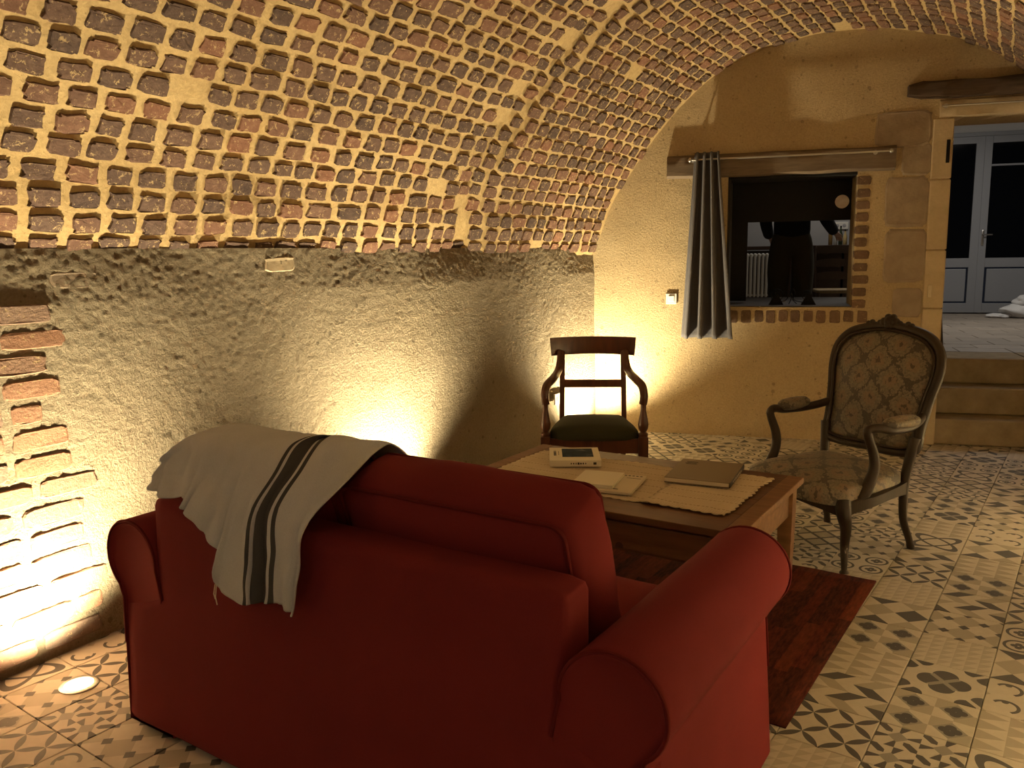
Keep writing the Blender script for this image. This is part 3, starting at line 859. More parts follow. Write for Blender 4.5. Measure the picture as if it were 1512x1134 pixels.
for k, lab in ((4.646, 'glowing round floor uplight beside the brick pillar and sofa'), (2.68, 'floor uplight hidden behind the red sofa against the rough wall'),
               (0.38, 'floor uplight in the far corner behind the wooden armchair'), (6.7, 'floor uplight by the left wall nearest the viewer')):
    uplight(LW(k, 0.27 if k > 1 else 0.24, 0.0), -WN if k > 1 else (N - WN) * 0.3, lab, (0.45 if k > 6 else 1.0) if k > 1 else 1.0, 120 if k > 1 else 140)
for k, lab in ((2.3, 'floor uplight at the right wall near the doorway'), (4.5, 'floor uplight at the right wall opposite the sofa'), (6.7, 'floor uplight at the right wall nearest the viewer')):
    uplight(BW(ROOMW, 0, 0) - EV * k - WN * 0.25, WN, lab, 0.5 if k > 6 else 1.5)

# ------------------------------------------------------------------ SOFA
STH = R(-33.1)
SO = Vector((-0.488, 1.945, 0))
sofa = empty('sofa', SO, STH)
tag(sofa, 'red fabric two-seat sofa with rolled arms seen from behind', 'sofa')
SAX = Vector((math.cos(STH), math.sin(STH), 0)); SAY = Vector((-SAX.y, SAX.x, 0))
def to_sofa(p): q = Vector(p) - SO; return Vector((q.dot(SAX), q.dot(SAY), q.z))
# back panel: rear face with soft rounded edges, slightly flared to the hem
def back_panel():
    P = []; nx, nz = 46, 30
    bm = bmesh.new(); bmesh.ops.create_cube(bm, size=2); bmesh.ops.subdivide_edges(bm, edges=bm.edges, cuts=28, use_grid_fill=True)
    hx, hy, hz, r_ = 0.69, 0.065, 0.375, 0.028
    for q in bm.verts:
        u = q.co.copy(); p = Vector((u.x * hx, u.y * hy, u.z * hz))
        inn = Vector((max(-(hx - r_), min(hx - r_, p.x)), max(-(hy - r_), min(hy - r_, p.y)), max(-(hz - r_), min(hz - r_, p.z))))
        dv = p - inn
        if dv.length > 1e-6: p = inn + dv.normalized() * r_
        p.y += 0.066 + 0.010; p.z += 0.395
        if u.y < 0:
            p.y -= 0.016 * (1 - (p.z / 0.77)) ; p.y -= 0.008 * (1 - u.x ** 2) * (1 - u.z ** 2)
            p.y += 0.003 * fnoise(p.x, p.z, 1.0, 5)
        wz = max(0.0, min(1.0, (0.455 - p.z) / 0.05)); wz = wz * wz * (3 - 2 * wz)
        wide = 0.862 + 0.026 * max(0.0, 1 - p.z / 0.4)
        p.x *= 1 + (wide / 0.69 - 1) * wz
        q.co = p
    me = bpy.data.meshes.new('back_panel'); bm.to_mesh(me); bm.free()
    for pl in me.polygons: pl.use_smooth = True
    return me
obj('back_panel', back_panel(), RED, sofa)
# rolled arms
def arm_profile(n=26):
    cx, cz, r_ = 0.800, 0.565, 0.118
    pts = [(0.655, 0.10), (0.657, 0.30), (0.662, 0.46)]
    for i in range(n):
        a = R(188) - (R(188) + R(52)) * i / (n - 1)
        pts.append((cx + r_ * math.cos(a) * (1.0 if math.cos(a) < 0 else 1.04), cz + r_ * math.sin(a)))
    pts += [(0.858, 0.43), (0.862, 0.38), (0.868, 0.28), (0.876, 0.15), (0.885, 0.022)]
    for i in range(1, 6): pts.append((0.885 - 0.046 * i, 0.022))
    return pts
def arm(sgn):
    pr_ = arm_profile(); m = len(pr_); cx = sum(p[0] for p in pr_) / m; cz = sum(p[1] for p in pr_) / m
    ys = [(0.004, 0.93), (0.0, 0.955)] ; rings = []
    L = [(0.012, 0.90), (0.002, 0.955), (0.006, 0.985), (0.022, 1.0)] + [(0.022 + 0.836 * i / 10, 1.0) for i in range(1, 10)] + [(0.858, 1.0), (0.874, 0.985), (0.879, 0.955), (0.872, 0.90)]
    v, f = [], []
    for (y, sc) in L:
        for (x, z_) in pr_:
            zz = cz + (z_ - cz) * (sc if z_ > 0.1 else 1.0)
            xx = cx + (x - cx) * sc
            w_ = 0.0035 * fnoise(x * 3, y * 5, z_ * 4, 1.5)
            v.append((sgn * (xx + w_), y, zz))
    for i in range(len(L) - 1):
        for j in range(m): f.append((i * m + j, i * m + (j + 1) % m, (i + 1) * m + (j + 1) % m, (i + 1) * m + j))
    f.append(tuple(range(m))); f.append(tuple((len(L) - 1) * m + j for j in range(m)))
    mb = MB().add(v, f); o = mb.build('arm', RED, sofa, 60)
    for y in (0.004, 0.876):
        path = [(sgn * (cx + (x - cx) * 0.99), y, cz + (z_ - cz) * 0.99) for x, z_ in pr_[2:-7]]
        MB().tube(path, 0.0042, 6).build('piping', RED_PIPE, o, 60)
    return o
arm(-1); arm(1)
for sx in (-0.33, 0.33):
    c = obj('seat_cushion', rbox_mesh((0.655, 0.66, 0.19), 0.05, 10, 0.022), RED, sofa, loc=(sx, 0.53, 0.385))
mb = MB(); mb.box((0, 0.50, 0.165), (1.31, 0.72, 0.25), bev=0.02); mb.build('seat_base', RED, sofa)
for sx in (-0.80, 0.80):
    for sy in (0.08, 0.80):
        MB().lathe([(0.022, 0.0), (0.026, 0.02), (0.026, 0.06)], (sx, sy, 0.0), 12).build('foot', DARKBROWN, sofa)
BCL = R(17)
for sx, wd, yaw in ((-0.385, 0.66, 0.0), (0.300, 0.68, 0.0)):
    sz = (wd, 0.20, 0.49)
    me = rbox_mesh(sz, 0.045, 12, 0.03)
    for q in me.vertices:
        q.co.x += 0.006 * fnoise(q.co.y * 3, q.co.z * 6, sx, 2.0)
        if q.co.z > 0.1: q.co.z += 0.010 * fnoise(q.co.x * 4, q.co.y * 4, sx + 2, 2.2)
    c = obj('back_cushion', me, RED, sofa, loc=(sx, 0.268, 0.672), rot=(BCL, 0, yaw))
    for yy in (-0.088, 0.088):
        hx, hz = wd / 2 - 0.012, 0.245 - 0.012; pth = []
        for (cx, cz, a0) in ((hx - 0.035, hz - 0.035, 0), (-hx + 0.035, hz - 0.035, 90), (-hx + 0.035, -hz + 0.035, 180), (hx - 0.035, -hz + 0.035, 270)):
            for i in range(6):
                a = R(a0 + 18 * i); pth.append((cx + 0.038 * math.cos(a), yy, cz + 0.038 * math.sin(a)))
        MB().tube(pth, 0.0055, 6, closed=True).build('piping', RED_PIPE, c, 60)

# ------------------------------------------------------------------ striped linen throw over the sofa back
DR = [(-0.030, -0.3), (-0.030, 0.745), (-0.016, 0.795), (0.045, 0.862), (0.072, 0.905), (0.108, 0.938), (0.17, 0.952), (0.26, 0.945), (0.34, 0.91)]
def drape_hit(px, py):
    r_ = pixel_ray(px, py); C = Vector((0, 0, CH)); o = to_sofa(C); d = Vector((r_.dot(SAX), r_.dot(SAY), r_.z)); best = None
    for (a, b) in zip(DR[:-1], DR[1:]):
        ey, ez = b[0] - a[0], b[1] - a[1]; det = d.y * (-ez) + d.z * ey
        if abs(det) < 1e-9: continue
        ry, rz = a[0] - o.y, a[1] - o.z
        t = (ry * (-ez) + rz * ey) / det; u = (d.y * rz - d.z * ry) / det
        if t > 0 and -0.001 <= u <= 1.001 and (best is None or t < best): best = t
    if best is None: best = (0.17 - o.y) / d.y
    return o + d * best
def z7(p): return (200 + p[0] / 3.78, 620 + p[1] / 3.78)
COLS = [((112, 378), (132, 300), (190, 195)), ((165, 412), (195, 290), (270, 120)), ((250, 425), (285, 275), (350, 78)), ((305, 440), (365, 270), (440, 64)),
        ((292, 500), (420, 300), (520, 78)), ((365, 600), (480, 350), (600, 102)), ((478, 700), (545, 420), (690, 122)), ((472, 925), (590, 480), (790, 130)),
        ((622, 1010), (662, 520), (900, 122)), ((700, 1020), (730, 520), (985, 119)), ((775, 1003), (795, 520), (1050, 114)), ((850, 1048), (880, 580), (1150, 118)), ((905, 1070), (975, 590), (1375, 162))]
ctrl = []
for i, (hm, md, tp) in enumerate(COLS):
    h_, m_, t_ = [drape_hit(*z7(q)) for q in (hm, md, tp)]
    q1 = h_.lerp(m_, 0.5); q1b = drape_hit(*z7(((hm[0] + md[0]) / 2, (hm[1] + md[1]) / 2)))
    q2b = drape_hit(*z7((md[0] * 0.5 + tp[0] * 0.5, md[1] * 0.45 + tp[1] * 0.55)))
    f1 = Vector((t_.x + 0.02, 0.30, min(t_.z, 0.945) - 0.005)); f2 = Vector((t_.x + 0.04, 0.405, 0.80)); f3 = Vector((t_.x + 0.05, 0.445, 0.62))
    ctrl.append([tuple(q) for q in (h_, q1b, m_, q2b, t_, f1, f2, f3)])
NU, NV = 97, 73
colsv = [catmull(c, NV) for c in ctrl]
Pt = []
for i in range(NU):
    row = []
    for j in range(NV): pass
    Pt.append(row)
for j in range(NV):
    line = catmull([c[j] for c in colsv], NU)
    for i in range(NU):
        p = line[i]; u = i / (NU - 1) * 12; v = j / (NV - 1)
        fold = 0.011 * math.sin(u * 2.9 + 1.0) + 0.007 * math.sin(u * 5.1 + v * 3) + 0.010 * fnoise(u, v * 4, 0.0, 1.2) + 0.005 * fnoise(u * 2.1, v * 14, 4.0, 1.0)
        low = max(0.0, 1 - v * 2.2)
        y = p[1] - abs(fold) * (0.35 + 0.9 * low) - 0.004
        Pt[i].append((p[0], y, p[2] + (0.004 * fnoise(u, v * 5, 2.0, 1.5) if v > 0.3 else 0.006 * math.sin(u * 3.0) * low)))
def m_throw():
    m, nt, b = nmat('striped_linen')
    tc = nt.nodes.new('ShaderNodeUVMap'); sp = nt.nodes.new('ShaderNodeSeparateXYZ'); link(nt, tc.outputs[0], sp.inputs[0])
    u = X(nt, sp.outputs[0]) * 12
    st = ((u - 9.02).abs() < 0.62).max((u - 8.12).abs() < 0.09).max((u - 9.98).abs() < 0.13)
    vec = coord(nt); wv = tnoise(nt, vec, 520, 3); n = tnoise(nt, vec, 7, 4)
    col = ramp(nt, n, [(0.3, (0.56, 0.585, 0.63)), (0.7, (0.66, 0.685, 0.73))])
    col = mixc(nt, 0.3, col, ramp(nt, wv, [(0.35, (0.38, 0.39, 0.41)), (0.65, (0.72, 0.74, 0.78))]))
    col = mixc(nt, (st * 0.93).v, col, (0.035, 0.032, 0.032))
    link(nt, col, b.inputs['Base Color']); b.inputs['Roughness'].default_value = 0.95; b.inputs['Specular IOR Level'].default_value = 0.1
    bump(nt, b, wv, 0.5, 0.002); return m
throw = empty('linen_throw', SO, STH); tag(throw, 'crumpled grey linen throw with black stripes over the sofa back', 'throw')
tw_o = obj('cloth', grid_mesh('cloth', Pt, m_throw(), uv=True), None, throw)
sm = tw_o.modifiers.new('thick', 'SOLIDIFY'); sm.thickness = 0.004; sm.offset = 0
q = drape_hit(*z7((472, 935)))
for dx, L_ in ((0.0, 0.045), (-0.006, 0.03)):
    MB().tube([(q.x + dx, q.y - 0.01, q.z + 0.012), (q.x + dx - 0.003, q.y - 0.014, q.z - L_ * 0.5), (q.x + dx - 0.001, q.y - 0.012, q.z - L_)], 0.0016, 5).build('fringe_string', PAPER_W, throw)

# ------------------------------------------------------------------ RUG
rug = empty('rug', TO + TU * 0, -TYAW)
def m_rug():
    m, nt, b = nmat('strip_rug'); tc = nt.nodes.new('ShaderNodeTexCoord'); sp = nt.nodes.new('ShaderNodeSeparateXYZ'); link(nt, tc.outputs['Object'], sp.inputs[0])
    x, y = X(nt, sp.outputs[0]), X(nt, sp.outputs[1])
    ix = (x * 21.0).floor(); wn = nt.nodes.new('ShaderNodeTexWhiteNoise'); wn.noise_dimensions = '2D'; cb = nt.nodes.new('ShaderNodeCombineXYZ')
    off = (ix * 0.377).fract()
    iy = (y * 2.3 + off * 5).floor()
    link(nt, ix.v, cb.inputs[0]); link(nt, iy.v, cb.inputs[1]); link(nt, cb.outputs[0], wn.inputs['Vector'])
    col = ramp(nt, wn.outputs['Value'], [(0.0, (0.028, 0.008, 0.007)), (0.3, (0.05, 0.010, 0.008)), (0.55, (0.10, 0.016, 0.010)), (0.8, (0.14, 0.03, 0.014)), (1.0, (0.18, 0.05, 0.022))], 'CONSTANT')
    n = tnoise(nt, coord(nt, scale=(14, 3, 1)), 6, 5, 0.6)
    col = mixc(nt, 0.5, col, ramp(nt, n, [(0.35, (0.02, 0.008, 0.006)), (0.7, (0.16, 0.035, 0.018))]))
    link(nt, col, b.inputs['Base Color']); b.inputs['Roughness'].default_value = 0.95; b.inputs['Specular IOR Level'].default_value = 0.08
    edge = ((x * 21.0).pp() > 0.44)
    bump(nt, b, (X(nt, n) - edge * 0.8).v, 0.5, 0.004); return m
# right edge passes through the two visible corners; tile-aligned frame
ra, rb = Vector((1.628, 3.514, 0)), Vector((0.865, 2.402, 0))
rd = (ra - rb).normalized(); rx = Vector((rd.y, -rd.x, 0))
rug.location = ra; rug.rotation_euler = (0, 0, math.atan2(rx.y, rx.x))
Pr = []
for i in range(41):
    x = -2.0 + 2.0 * i / 40
    Pr.append([(x + 0.003 * fnoise(j, x, 0, 3), -1.36 + 1.36 * j / 20 + 0.004 * fnoise(x, j * 0.3, 4, 6), 0.0075 + 0.001 * fnoise(x * 3, j * 0.2, 0, 3)) for j in range(21)])
me = grid_mesh('strip_rug', Pr, m_rug())
bm = bmesh.new(); bm.from_mesh(me); r_ = bmesh.ops.extrude_face_region(bm, geom=bm.faces[:])
for g in r_['geom']:
    if isinstance(g, bmesh.types.BMVert): g.co.z = 0.0012
bmesh.ops.recalc_face_normals(bm, faces=bm.faces); bm.to_mesh(me); bm.free()
bpy.data.objects.remove(rug)
rug = obj('rug', me, None, None, False, ra - rd * 0.062, (0, 0, math.atan2(rx.y, rx.x)))
tag(rug, 'dark red and brown striped rug under the coffee table', 'rug')

# ------------------------------------------------------------------ COFFEE TABLE
TBZ = 0.48
tbl = empty('coffee_table', SO + SAX * -0.03 + SAY * 1.805, STH)
tag(tbl, 'worn brown wooden coffee table with drawers between sofa and armchairs', 'table')
TLx, TLy = 0.66, 0.43
for i in range(4):
    y0 = -TLy + i * TLy / 2
    MB().box((0, y0 + TLy / 4, TBZ - 0.0135), (2 * TLx - 0.14, TLy / 2 - 0.0008, 0.027), bev=0.003).build('top_board', TABLE, tbl)
for sx in (-1, 1): MB().box((sx * (TLx - 0.035), 0, TBZ - 0.0135), (0.0692, 2 * TLy, 0.027), bev=0.004).build('end_board', TABLE_SIDE, tbl)
for sx in (-1, 1):
    for sy in (-1, 1):
        x, y = sx * (TLx - 0.055), sy * (TLy - 0.055); h = 0.0075 if True else 0
        v = []
        for (z_, q_) in ((0.0100, 0.024), (0.25, 0.03), (TBZ - 0.029, 0.032)):
            v += [(x - q_, y - q_, z_), (x + q_, y - q_, z_), (x + q_, y + q_, z_), (x - q_, y + q_, z_)]
        f = [(k * 4 + j, k * 4 + (j + 1) % 4, k * 4 + 4 + (j + 1) % 4, k * 4 + 4 + j) for k in (0, 1) for j in range(4)] + [(3, 2, 1, 0), (8, 9, 10, 11)]
        MB().add(v, f).build('leg', TABLE_SIDE, tbl)
for sy in (-1, 1): MB().box((0, sy * (TLy - 0.05), TBZ - 0.095), (2 * TLx - 0.17, 0.022, 0.13), bev=0.002).build('apron', TABLE, tbl)
for sx in (-1, 1): MB().box((sx * (TLx - 0.05), 0, TBZ - 0.095), (0.022, 2 * TLy - 0.17, 0.13), bev=0.002).build('apron', TABLE_SIDE, tbl)
for sx in (-0.285, 0.285):
    MB().box((sx, -TLy + 0.034, TBZ - 0.096), (0.50, 0.012, 0.105), bev=0.003).build('drawer_front', TABLE, tbl)

def on_table(x, y, z): return SO + SAX * x + SAY * y + Vector((0, 0, z))
# lace runner
def runner(x0, x1, y0, y1, z, name, label, seed, rz=0.0, amp=0.004):
    nx, ny = 150, 80; P = []
    for i in range(nx + 1):
        row = []
        for j in range(ny + 1):
            u, v = i / nx, j / ny
            x = x0 + (x1 - x0) * u; y = y0 + (y1 - y0) * v
            ex = min(u, 1 - u) * (x1 - x0); ey = min(v, 1 - v) * (y1 - y0)
            sc = 0.013
            if j in (0, ny): y += (-1 if j == 0 else 1) * sc * abs(math.sin(x * 75)) - (0.02 * fnoise(x, seed, 0, 5))
            elif ey < 0.03: y -= 0.02 * fnoise(x, seed, 0, 5) * (1 - ey / 0.03)
            if i in (0, nx): x += (-1 if i == 0 else 1) * sc * abs(math.sin(y * 75)) + (0.02 * fnoise(y, seed, 3, 5))
            zz = z + 0.0012 + amp * max(0, fnoise(x, y, seed, 7)) * (1.5 if min(ex, ey) < 0.06 else 0.6) + 0.0012 * abs(math.sin(x * 60 + y * 20)) * (1 if min(ex, ey) < 0.05 else 0)
            row.append((x, y, zz))
        P.append(row)
    o = obj(name, grid_mesh(name, P, None, uv=True), LACE, None, False, SO, (0, 0, STH + rz))
    sd = o.modifiers.new('thick', 'SOLIDIFY'); sd.thickness = 0.0012; sd.offset = 1
    return tag(o, label, 'tablecloth')
runner(-0.60, 0.33, 1.55, 2.10, TBZ + 0.0005, 'lace_runner', 'cream lace runner with scalloped edge under the books on the table', 1.0)
runner(0.19, 0.515, 1.535, 2.12, TBZ + 0.006, 'lace_mat', 'cream scalloped lace mat at the right end of the table', 2.0, 0.0, 0.006)

def cover_art():
    m, nt, b = nmat('cover_art'); vec = coord(nt)
    n = tnoise(nt, vec, 14, 5, 0.6, 0.8)
    link(nt, ramp(nt, n, [(0.3, (0.012, 0.022, 0.04)), (0.55, (0.03, 0.045, 0.07)), (0.68, (0.10, 0.12, 0.14)), (0.8, (0.4, 0.38, 0.32))]), b.inputs['Base Color'])
    b.inputs['Roughness'].default_value = 0.8; b.inputs['Specular IOR Level'].default_value = 0.15; return m
def book(name, label, x, y, z, wd, dp, th, rz, cover, pages=PAPER, spine=None):
    """wd along local x; the spine lies along the local -y side"""
    t = empty(name, on_table(x, y, z), STH + rz); tag(t, label, 'book', 'books on the coffee table')
    MB().box((0, 0.002, th / 2), (wd - 0.008, dp - 0.008, th - 0.005), bev=0.001).build('pages', pages, t)
    MB().box((0, 0, th - 0.0013), (wd, dp, 0.0025), bev=0.0008).build('cover', cover, t)
    MB().box((0, 0, 0.0013), (wd, dp, 0.0025), bev=0.0008).build('back_cover', cover, t)
    MB().box((0, -dp / 2 + 0.0013, th / 2), (wd, 0.0026, th), bev=0.0008).build('spine', spine or cover, t)
    return t
def marks(t, spec, mat=INK):
    """small printed dashes too blurred to read"""
    mb = MB()
    for (x, y, z_, sx, sy, sz) in spec: mb.box((x, y, z_), (sx, sy, sz))
    return tag(mb.build('print', mat, t), kind='stuff')
rr = random.Random(4)
z1_ = TBZ + 0.009
b1 = book('book', 'thick cream book with a dark blue picture on its cover', -0.365, 1.985, z1_, 0.235, 0.255, 0.030, R(31), PAPER_W)
MB().box((0.014, 0.020, 0.0304), (0.145, 0.165, 0.0006)).build('cover_picture', cover_art(), b1)
marks(b1, [(-0.02 + i * 0.011, -0.1283, 0.015, rr.uniform(0.004, 0.009), 0.0006, rr.uniform(0.006, 0.011)) for i in range(7)] + [(0.088, -0.1283, 0.015, 0.014, 0.0006, 0.011)]
      + [(-0.092, -0.03 + i * 0.014, 0.0304, 0.012, rr.uniform(0.005, 0.011), 0.0005) for i in range(7)] + [(-0.075, -0.02 + i * 0.011, 0.0304, 0.003, 0.007, 0.0005) for i in range(7)])
b3 = book('magazine', 'flat pale magazine partly under the blank white pad', -0.02, 1.70, z1_ - 0.001, 0.215, 0.275, 0.011, R(10), PAPER, PAPER)
marks(b3, [(0.02 + i * 0.017, 0.118, 0.0112, 0.010, 0.010, 0.0005) for i in range(5)] + [(0.065, 0.08, 0.0112, 0.06, 0.003, 0.0005), (0.03, -0.10, 0.0112, 0.03, 0.008, 0.0005)])
b2 = book('notepad', 'small blank white pad lying on the magazine', -0.085, 1.685, z1_ + 0.0105, 0.175, 0.215, 0.014, R(12), PAPER_W, PAPER_W)
b4 = book('book', 'large grey-brown book with a dark spine at the table end', 0.265, 2.015, z1_ + 0.004, 0.345, 0.275, 0.022, R(98), plain('book_taupe', (0.21, 0.155, 0.09), 0.55), PAPER, plain('book_spine', (0.03, 0.028, 0.028), 0.35))
marks(b4, [(0.125 - i * 0.014, 0.085 - (i % 2) * 0.006, 0.0222, 0.005, 0.05, 0.0004) for i in range(4)])
marks(b4, [(-0.10 + i * 0.03, -0.1382, 0.011, 0.012, 0.0006, 0.008) for i in range(7)], PAPER)

# ------------------------------------------------------------------ WOODEN ARMCHAIR (far corner)
ch = empty('wooden_armchair', (0.478, 4.79, 0), math.atan2(-0.43, -0.035) + PI / 2)
tag(ch, 'mahogany armchair with scrolled arms and green seat before the glowing corner', 'chair')
# local: +y is the back, -y the front, x across
FY, BY = -0.215, 0.215
for sx in (-1, 1):
    MB().box((sx * 0.275, FY, 0.215), (0.055, 0.055, 0.43), bev=0.004).build('front_leg', MAHOG, ch)
    path = [(sx * 0.185, BY + 0.10, 0.0), (sx * 0.188, BY + 0.03, 0.22), (sx * 0.19, BY, 0.42), (sx * 0.188, BY + 0.01, 0.62), (sx * 0.186, BY + 0.035, 0.80), (sx * 0.186, BY + 0.05, 0.86)]
    MB().tube(catmull(path, 22), [(0.018, 0.022)] * 22, 4).build('back_post', MAHOG, ch, 30)
    # turned arm support
    MB().lathe([(0.026, 0.43), (0.028, 0.445), (0.017, 0.455), (0.027, 0.475), (0.030, 0.50), (0.022, 0.545), (0.015, 0.585), (0.016, 0.61), (0.020, 0.635)], (sx * 0.275, FY + 0.005, 0), 16).build('arm_support', MAHOG, ch, 50)
    arm_p = [(sx * 0.272, FY + 0.005, 0.615), (sx * 0.277, FY + 0.0, 0.66), (sx * 0.268, FY + 0.02, 0.715), (sx * 0.235, FY + 0.10, 0.745), (sx * 0.213, BY - 0.14, 0.755), (sx * 0.200, BY - 0.05, 0.79), (sx * 0.192, BY + 0.02, 0.86)]
    MB().tube(catmull(arm_p, 26), [(0.020, 0.024)] * 26, 8).build('arm', MAHOG, ch, 40)
# crest rail: curved board, flared at the ends
P = []
for i in range(25):
    u = -1 + 2 * i / 24; yb = BY + 0.075 - 0.045 * u * u
    top, bot = 0.945 + 0.004 * (1 - u * u), 0.835 + 0.008 * (1 - u * u)
    x = u * 0.262
    P.append([(x * 0.965, yb - 0.011, bot), (x * 0.985, yb - 0.014, (top + bot) / 2), (x, yb - 0.010, top), (x, yb + 0.012, top), (x * 0.97, yb + 0.012, bot)])
m = 5
MB().add([p for r_ in P for p in r_], [(i * m + j, i * m + (j + 1) % m, (i + 1) * m + (j + 1) % m, (i + 1) * m + j) for i in range(24) for j in range(m)] + [tuple(range(m)), tuple(24 * m + j for j in range(m))]).build('crest_rail', MAHOG, ch, 40)
MB().box((0, BY + 0.012, 0.665), (0.355, 0.02, 0.048), bev=0.004).build('cross_rail', MAHOG, ch)
MB().box((0, FY + 0.004, 0.375), (0.50, 0.028, 0.085), bev=0.004).build('seat_rail', MAHOG, ch)
MB().box((0, BY - 0.01, 0.375), (0.35, 0.026, 0.085), bev=0.004).build('seat_rail', MAHOG, ch)
for sx in (-1, 1):
    rt = Matrix.Rotation(sx * R(11.5), 3, 'Z')
    MB().box((sx * 0.232, 0.0, 0.375), (0.026, 0.40, 0.085), rt, bev=0.004).build('seat_rail', MAHOG, ch)
me = rbox_mesh((0.50, 0.44, 0.085), 0.03, 10, 0.022)
for q in me.vertices: q.co.x *= 1 - 0.26 * (q.co.y + 0.22) / 0.44
obj('seat_cushion', me, GREEN, ch, loc=(0, 0.0, 0.432))

# ------------------------------------------------------------------ UPHOLSTERED ARMCHAIR (right)
FA = empty('upholstered_armchair', (1.588, 3.955, 0), math.atan2(-0.505, -0.865))
tag(FA, 'carved walnut armchair with floral damask upholstery and cabriole legs', 'chair')
# local: +x facing, +y sitter's left
for sx, sy in ((1, 1), (1, -1)):
    y0 = sy * 0.265
    p = [(0.275, y0 + sy * 0.02, 0.0), (0.268, y0 + sy * 0.012, 0.05), (0.248, y0 - sy * 0.006, 0.12), (0.270, y0 + sy * 0.014, 0.21), (0.300, y0 + sy * 0.024, 0.275), (0.285, y0, 0.335)]
    MB().tube(catmull(p, 26), [(0.022, 0.022), ] * 2 + [(0.014 + 0.024 * (i / 23) ** 1.3, 0.014 + 0.024 * (i / 23) ** 1.3) for i in range(24)], 10).build('front_leg', WALNUT, FA, 50)
for sy in (1, -1):
    y0 = sy * 0.235
    p = [(-0.268, y0 + sy * 0.012, 0.0), (-0.255, y0 + sy * 0.006, 0.05), (-0.215, y0 - sy * 0.002, 0.15), (-0.202, y0, 0.25), (-0.205, y0, 0.35), (-0.220, y0 + sy * 0.01, 0.46), (-0.235, y0 + sy * 0.022, 0.56)]
    MB().tube(catmull(p, 26), [(0.019, 0.019)] * 3 + [(0.017 + 0.010 * i / 22, 0.017 + 0.010 * i / 22) for i in range(23)], 10).build('back_leg', WALNUT, FA, 50)
# serpentine seat rails
def rail(pts, name='seat_rail', h=0.065):
    c = catmull(pts, 24); P = []
    for i, p in enumerate(c):
        a = c[max(i - 1, 0)]; b = c[min(i + 1, 23)]; t = Vector((b[0] - a[0], b[1] - a[1], 0)).normalized(); nn = Vector((t.y, -t.x, 0))
        u = i / 23; low = p[2] - h / 2 + 0.022 * math.sin(PI * u) ; top = p[2] + h / 2
        for (o_, z_) in ((-0.016, low), (0.016, low), (0.022, (low + top) / 2), (0.016, top), (-0.016, top)): P.append((p[0] + nn.x * o_, p[1] + nn.y * o_, z_))
    m = 5
    MB().add(P, [(i * m + j, i * m + (j + 1) % m, (i + 1) * m + (j + 1) % m, (i + 1) * m + j) for i in range(23) for j in range(m)] + [tuple(range(m)), tuple(23 * m + j for j in range(m))]).build(name, WALNUT, FA, 45)
rail([(0.295, 0.275, 0.300), (0.325, 0.13, 0.312), (0.340, 0.0, 0.318), (0.325, -0.13, 0.312), (0.295, -0.275, 0.300)])
rail([(0.295, -0.275, 0.300), (0.13, -0.300, 0.310), (-0.06, -0.270, 0.312), (-0.205, -0.235, 0.315)])
rail([(-0.205, 0.235, 0.315), (-0.06, 0.270, 0.312), (0.13, 0.300, 0.310), (0.295, 0.275, 0.300)])
rail([(-0.205, -0.235, 0.315), (-0.21, 0.0, 0.315), (-0.205, 0.235, 0.315)])
# seat upholstery: domed pad following the rails
def seat_pad():
    nr, na = 14, 64; v, f = [], []
    def outline(a):
        ca, sa = math.cos(a), math.sin(a); e = 0.32
        x = math.copysign(abs(ca) ** e, ca); y = math.copysign(abs(sa) ** e, sa)
        wy = 0.272 + 0.025 * x
        return 0.062 + x * 0.282 + (0.03 * (1 - y * y) if x > 0.5 else 0), y * wy
    for i in range(nr + 1):
        r_ = i / nr
        for j in range(na):
            x, y = outline(2 * PI * j / na)
            s_ = math.sin(r_ * PI / 2) if i < nr else 1.0
            dome = 0.066 * (1 - r_ ** 3.0)
            v.append((0.062 + (x - 0.062) * r_ * (1 - 0.015 * (r_ > 0.99)), y * r_, 0.388 + dome))
    v += [(outline(2 * PI * j / na)[0], outline(2 * PI * j / na)[1], 0.320) for j in range(na)]
    for i in range(nr + 1):
        for j in range(na): f.append((i * na + j, i * na + (j + 1) % na, (i + 1) * na + (j + 1) % na, (i + 1) * na + j))
    return MB().add(v, f)
seat_pad().build('seat_pad', DAMASK, FA, 70)
# back: arched frame and pad, leaning away
BLEAN = R(13)
def bk(y, z, o=0.0):           # point on the back plane
    return (-0.228 - (z - 0.47) * math.tan(BLEAN) + o + 0.10 * y * y * -1.0 + 0.0, y, z)
outl = [(0.0, 0.475), (0.15, 0.472), (0.255, 0.495), (0.262, 0.60), (0.278, 0.74), (0.298, 0.86), (0.287, 0.955), (0.225, 1.025), (0.12, 1.06), (0.0, 1.072)]
full = outl + [(-y, z_) for y, z_ in outl[-2:0:-1]]
loop = catmull(full + [full[0]], 72)[:-1]
MB().tube([bk(p[0], p[1]) for p in loop], [(0.022, 0.026)] * len(loop), 8, closed=True, up=(1, 0, 0)).build('back_frame', WALNUT, FA, 60)
MB().tube([bk(p[0] * 0.93, 0.78 + (p[1] - 0.78) * 0.93, 0.02) for p in loop], 0.008, 6, closed=True, up=(1, 0, 0)).build('frame_moulding', WALNUT, FA, 60)
def back_pad(sgn, dep):
    v, f = [], []; na, nr = len(loop), 10
    for i in range(nr + 1):
        r_ = i / nr
        for (y, z_) in loop:
            v.append(bk(y * r_ * 0.93, 0.78 + (z_ - 0.78) * r_ * 0.93, sgn * dep * (1 - r_ ** 2.4) + sgn * 0.004))
    for i in range(nr):
        for j in range(na): f.append((i * na + j, i * na + (j + 1) % na, (i + 1) * na + (j + 1) % na, (i + 1) * na + j))
    return MB().add(v, f)
back_pad(1, 0.050).build('back_pad', DAMASK, FA, 80)
back_pad(-1, 0.015).build('back_lining', DAMASK, FA, 80)
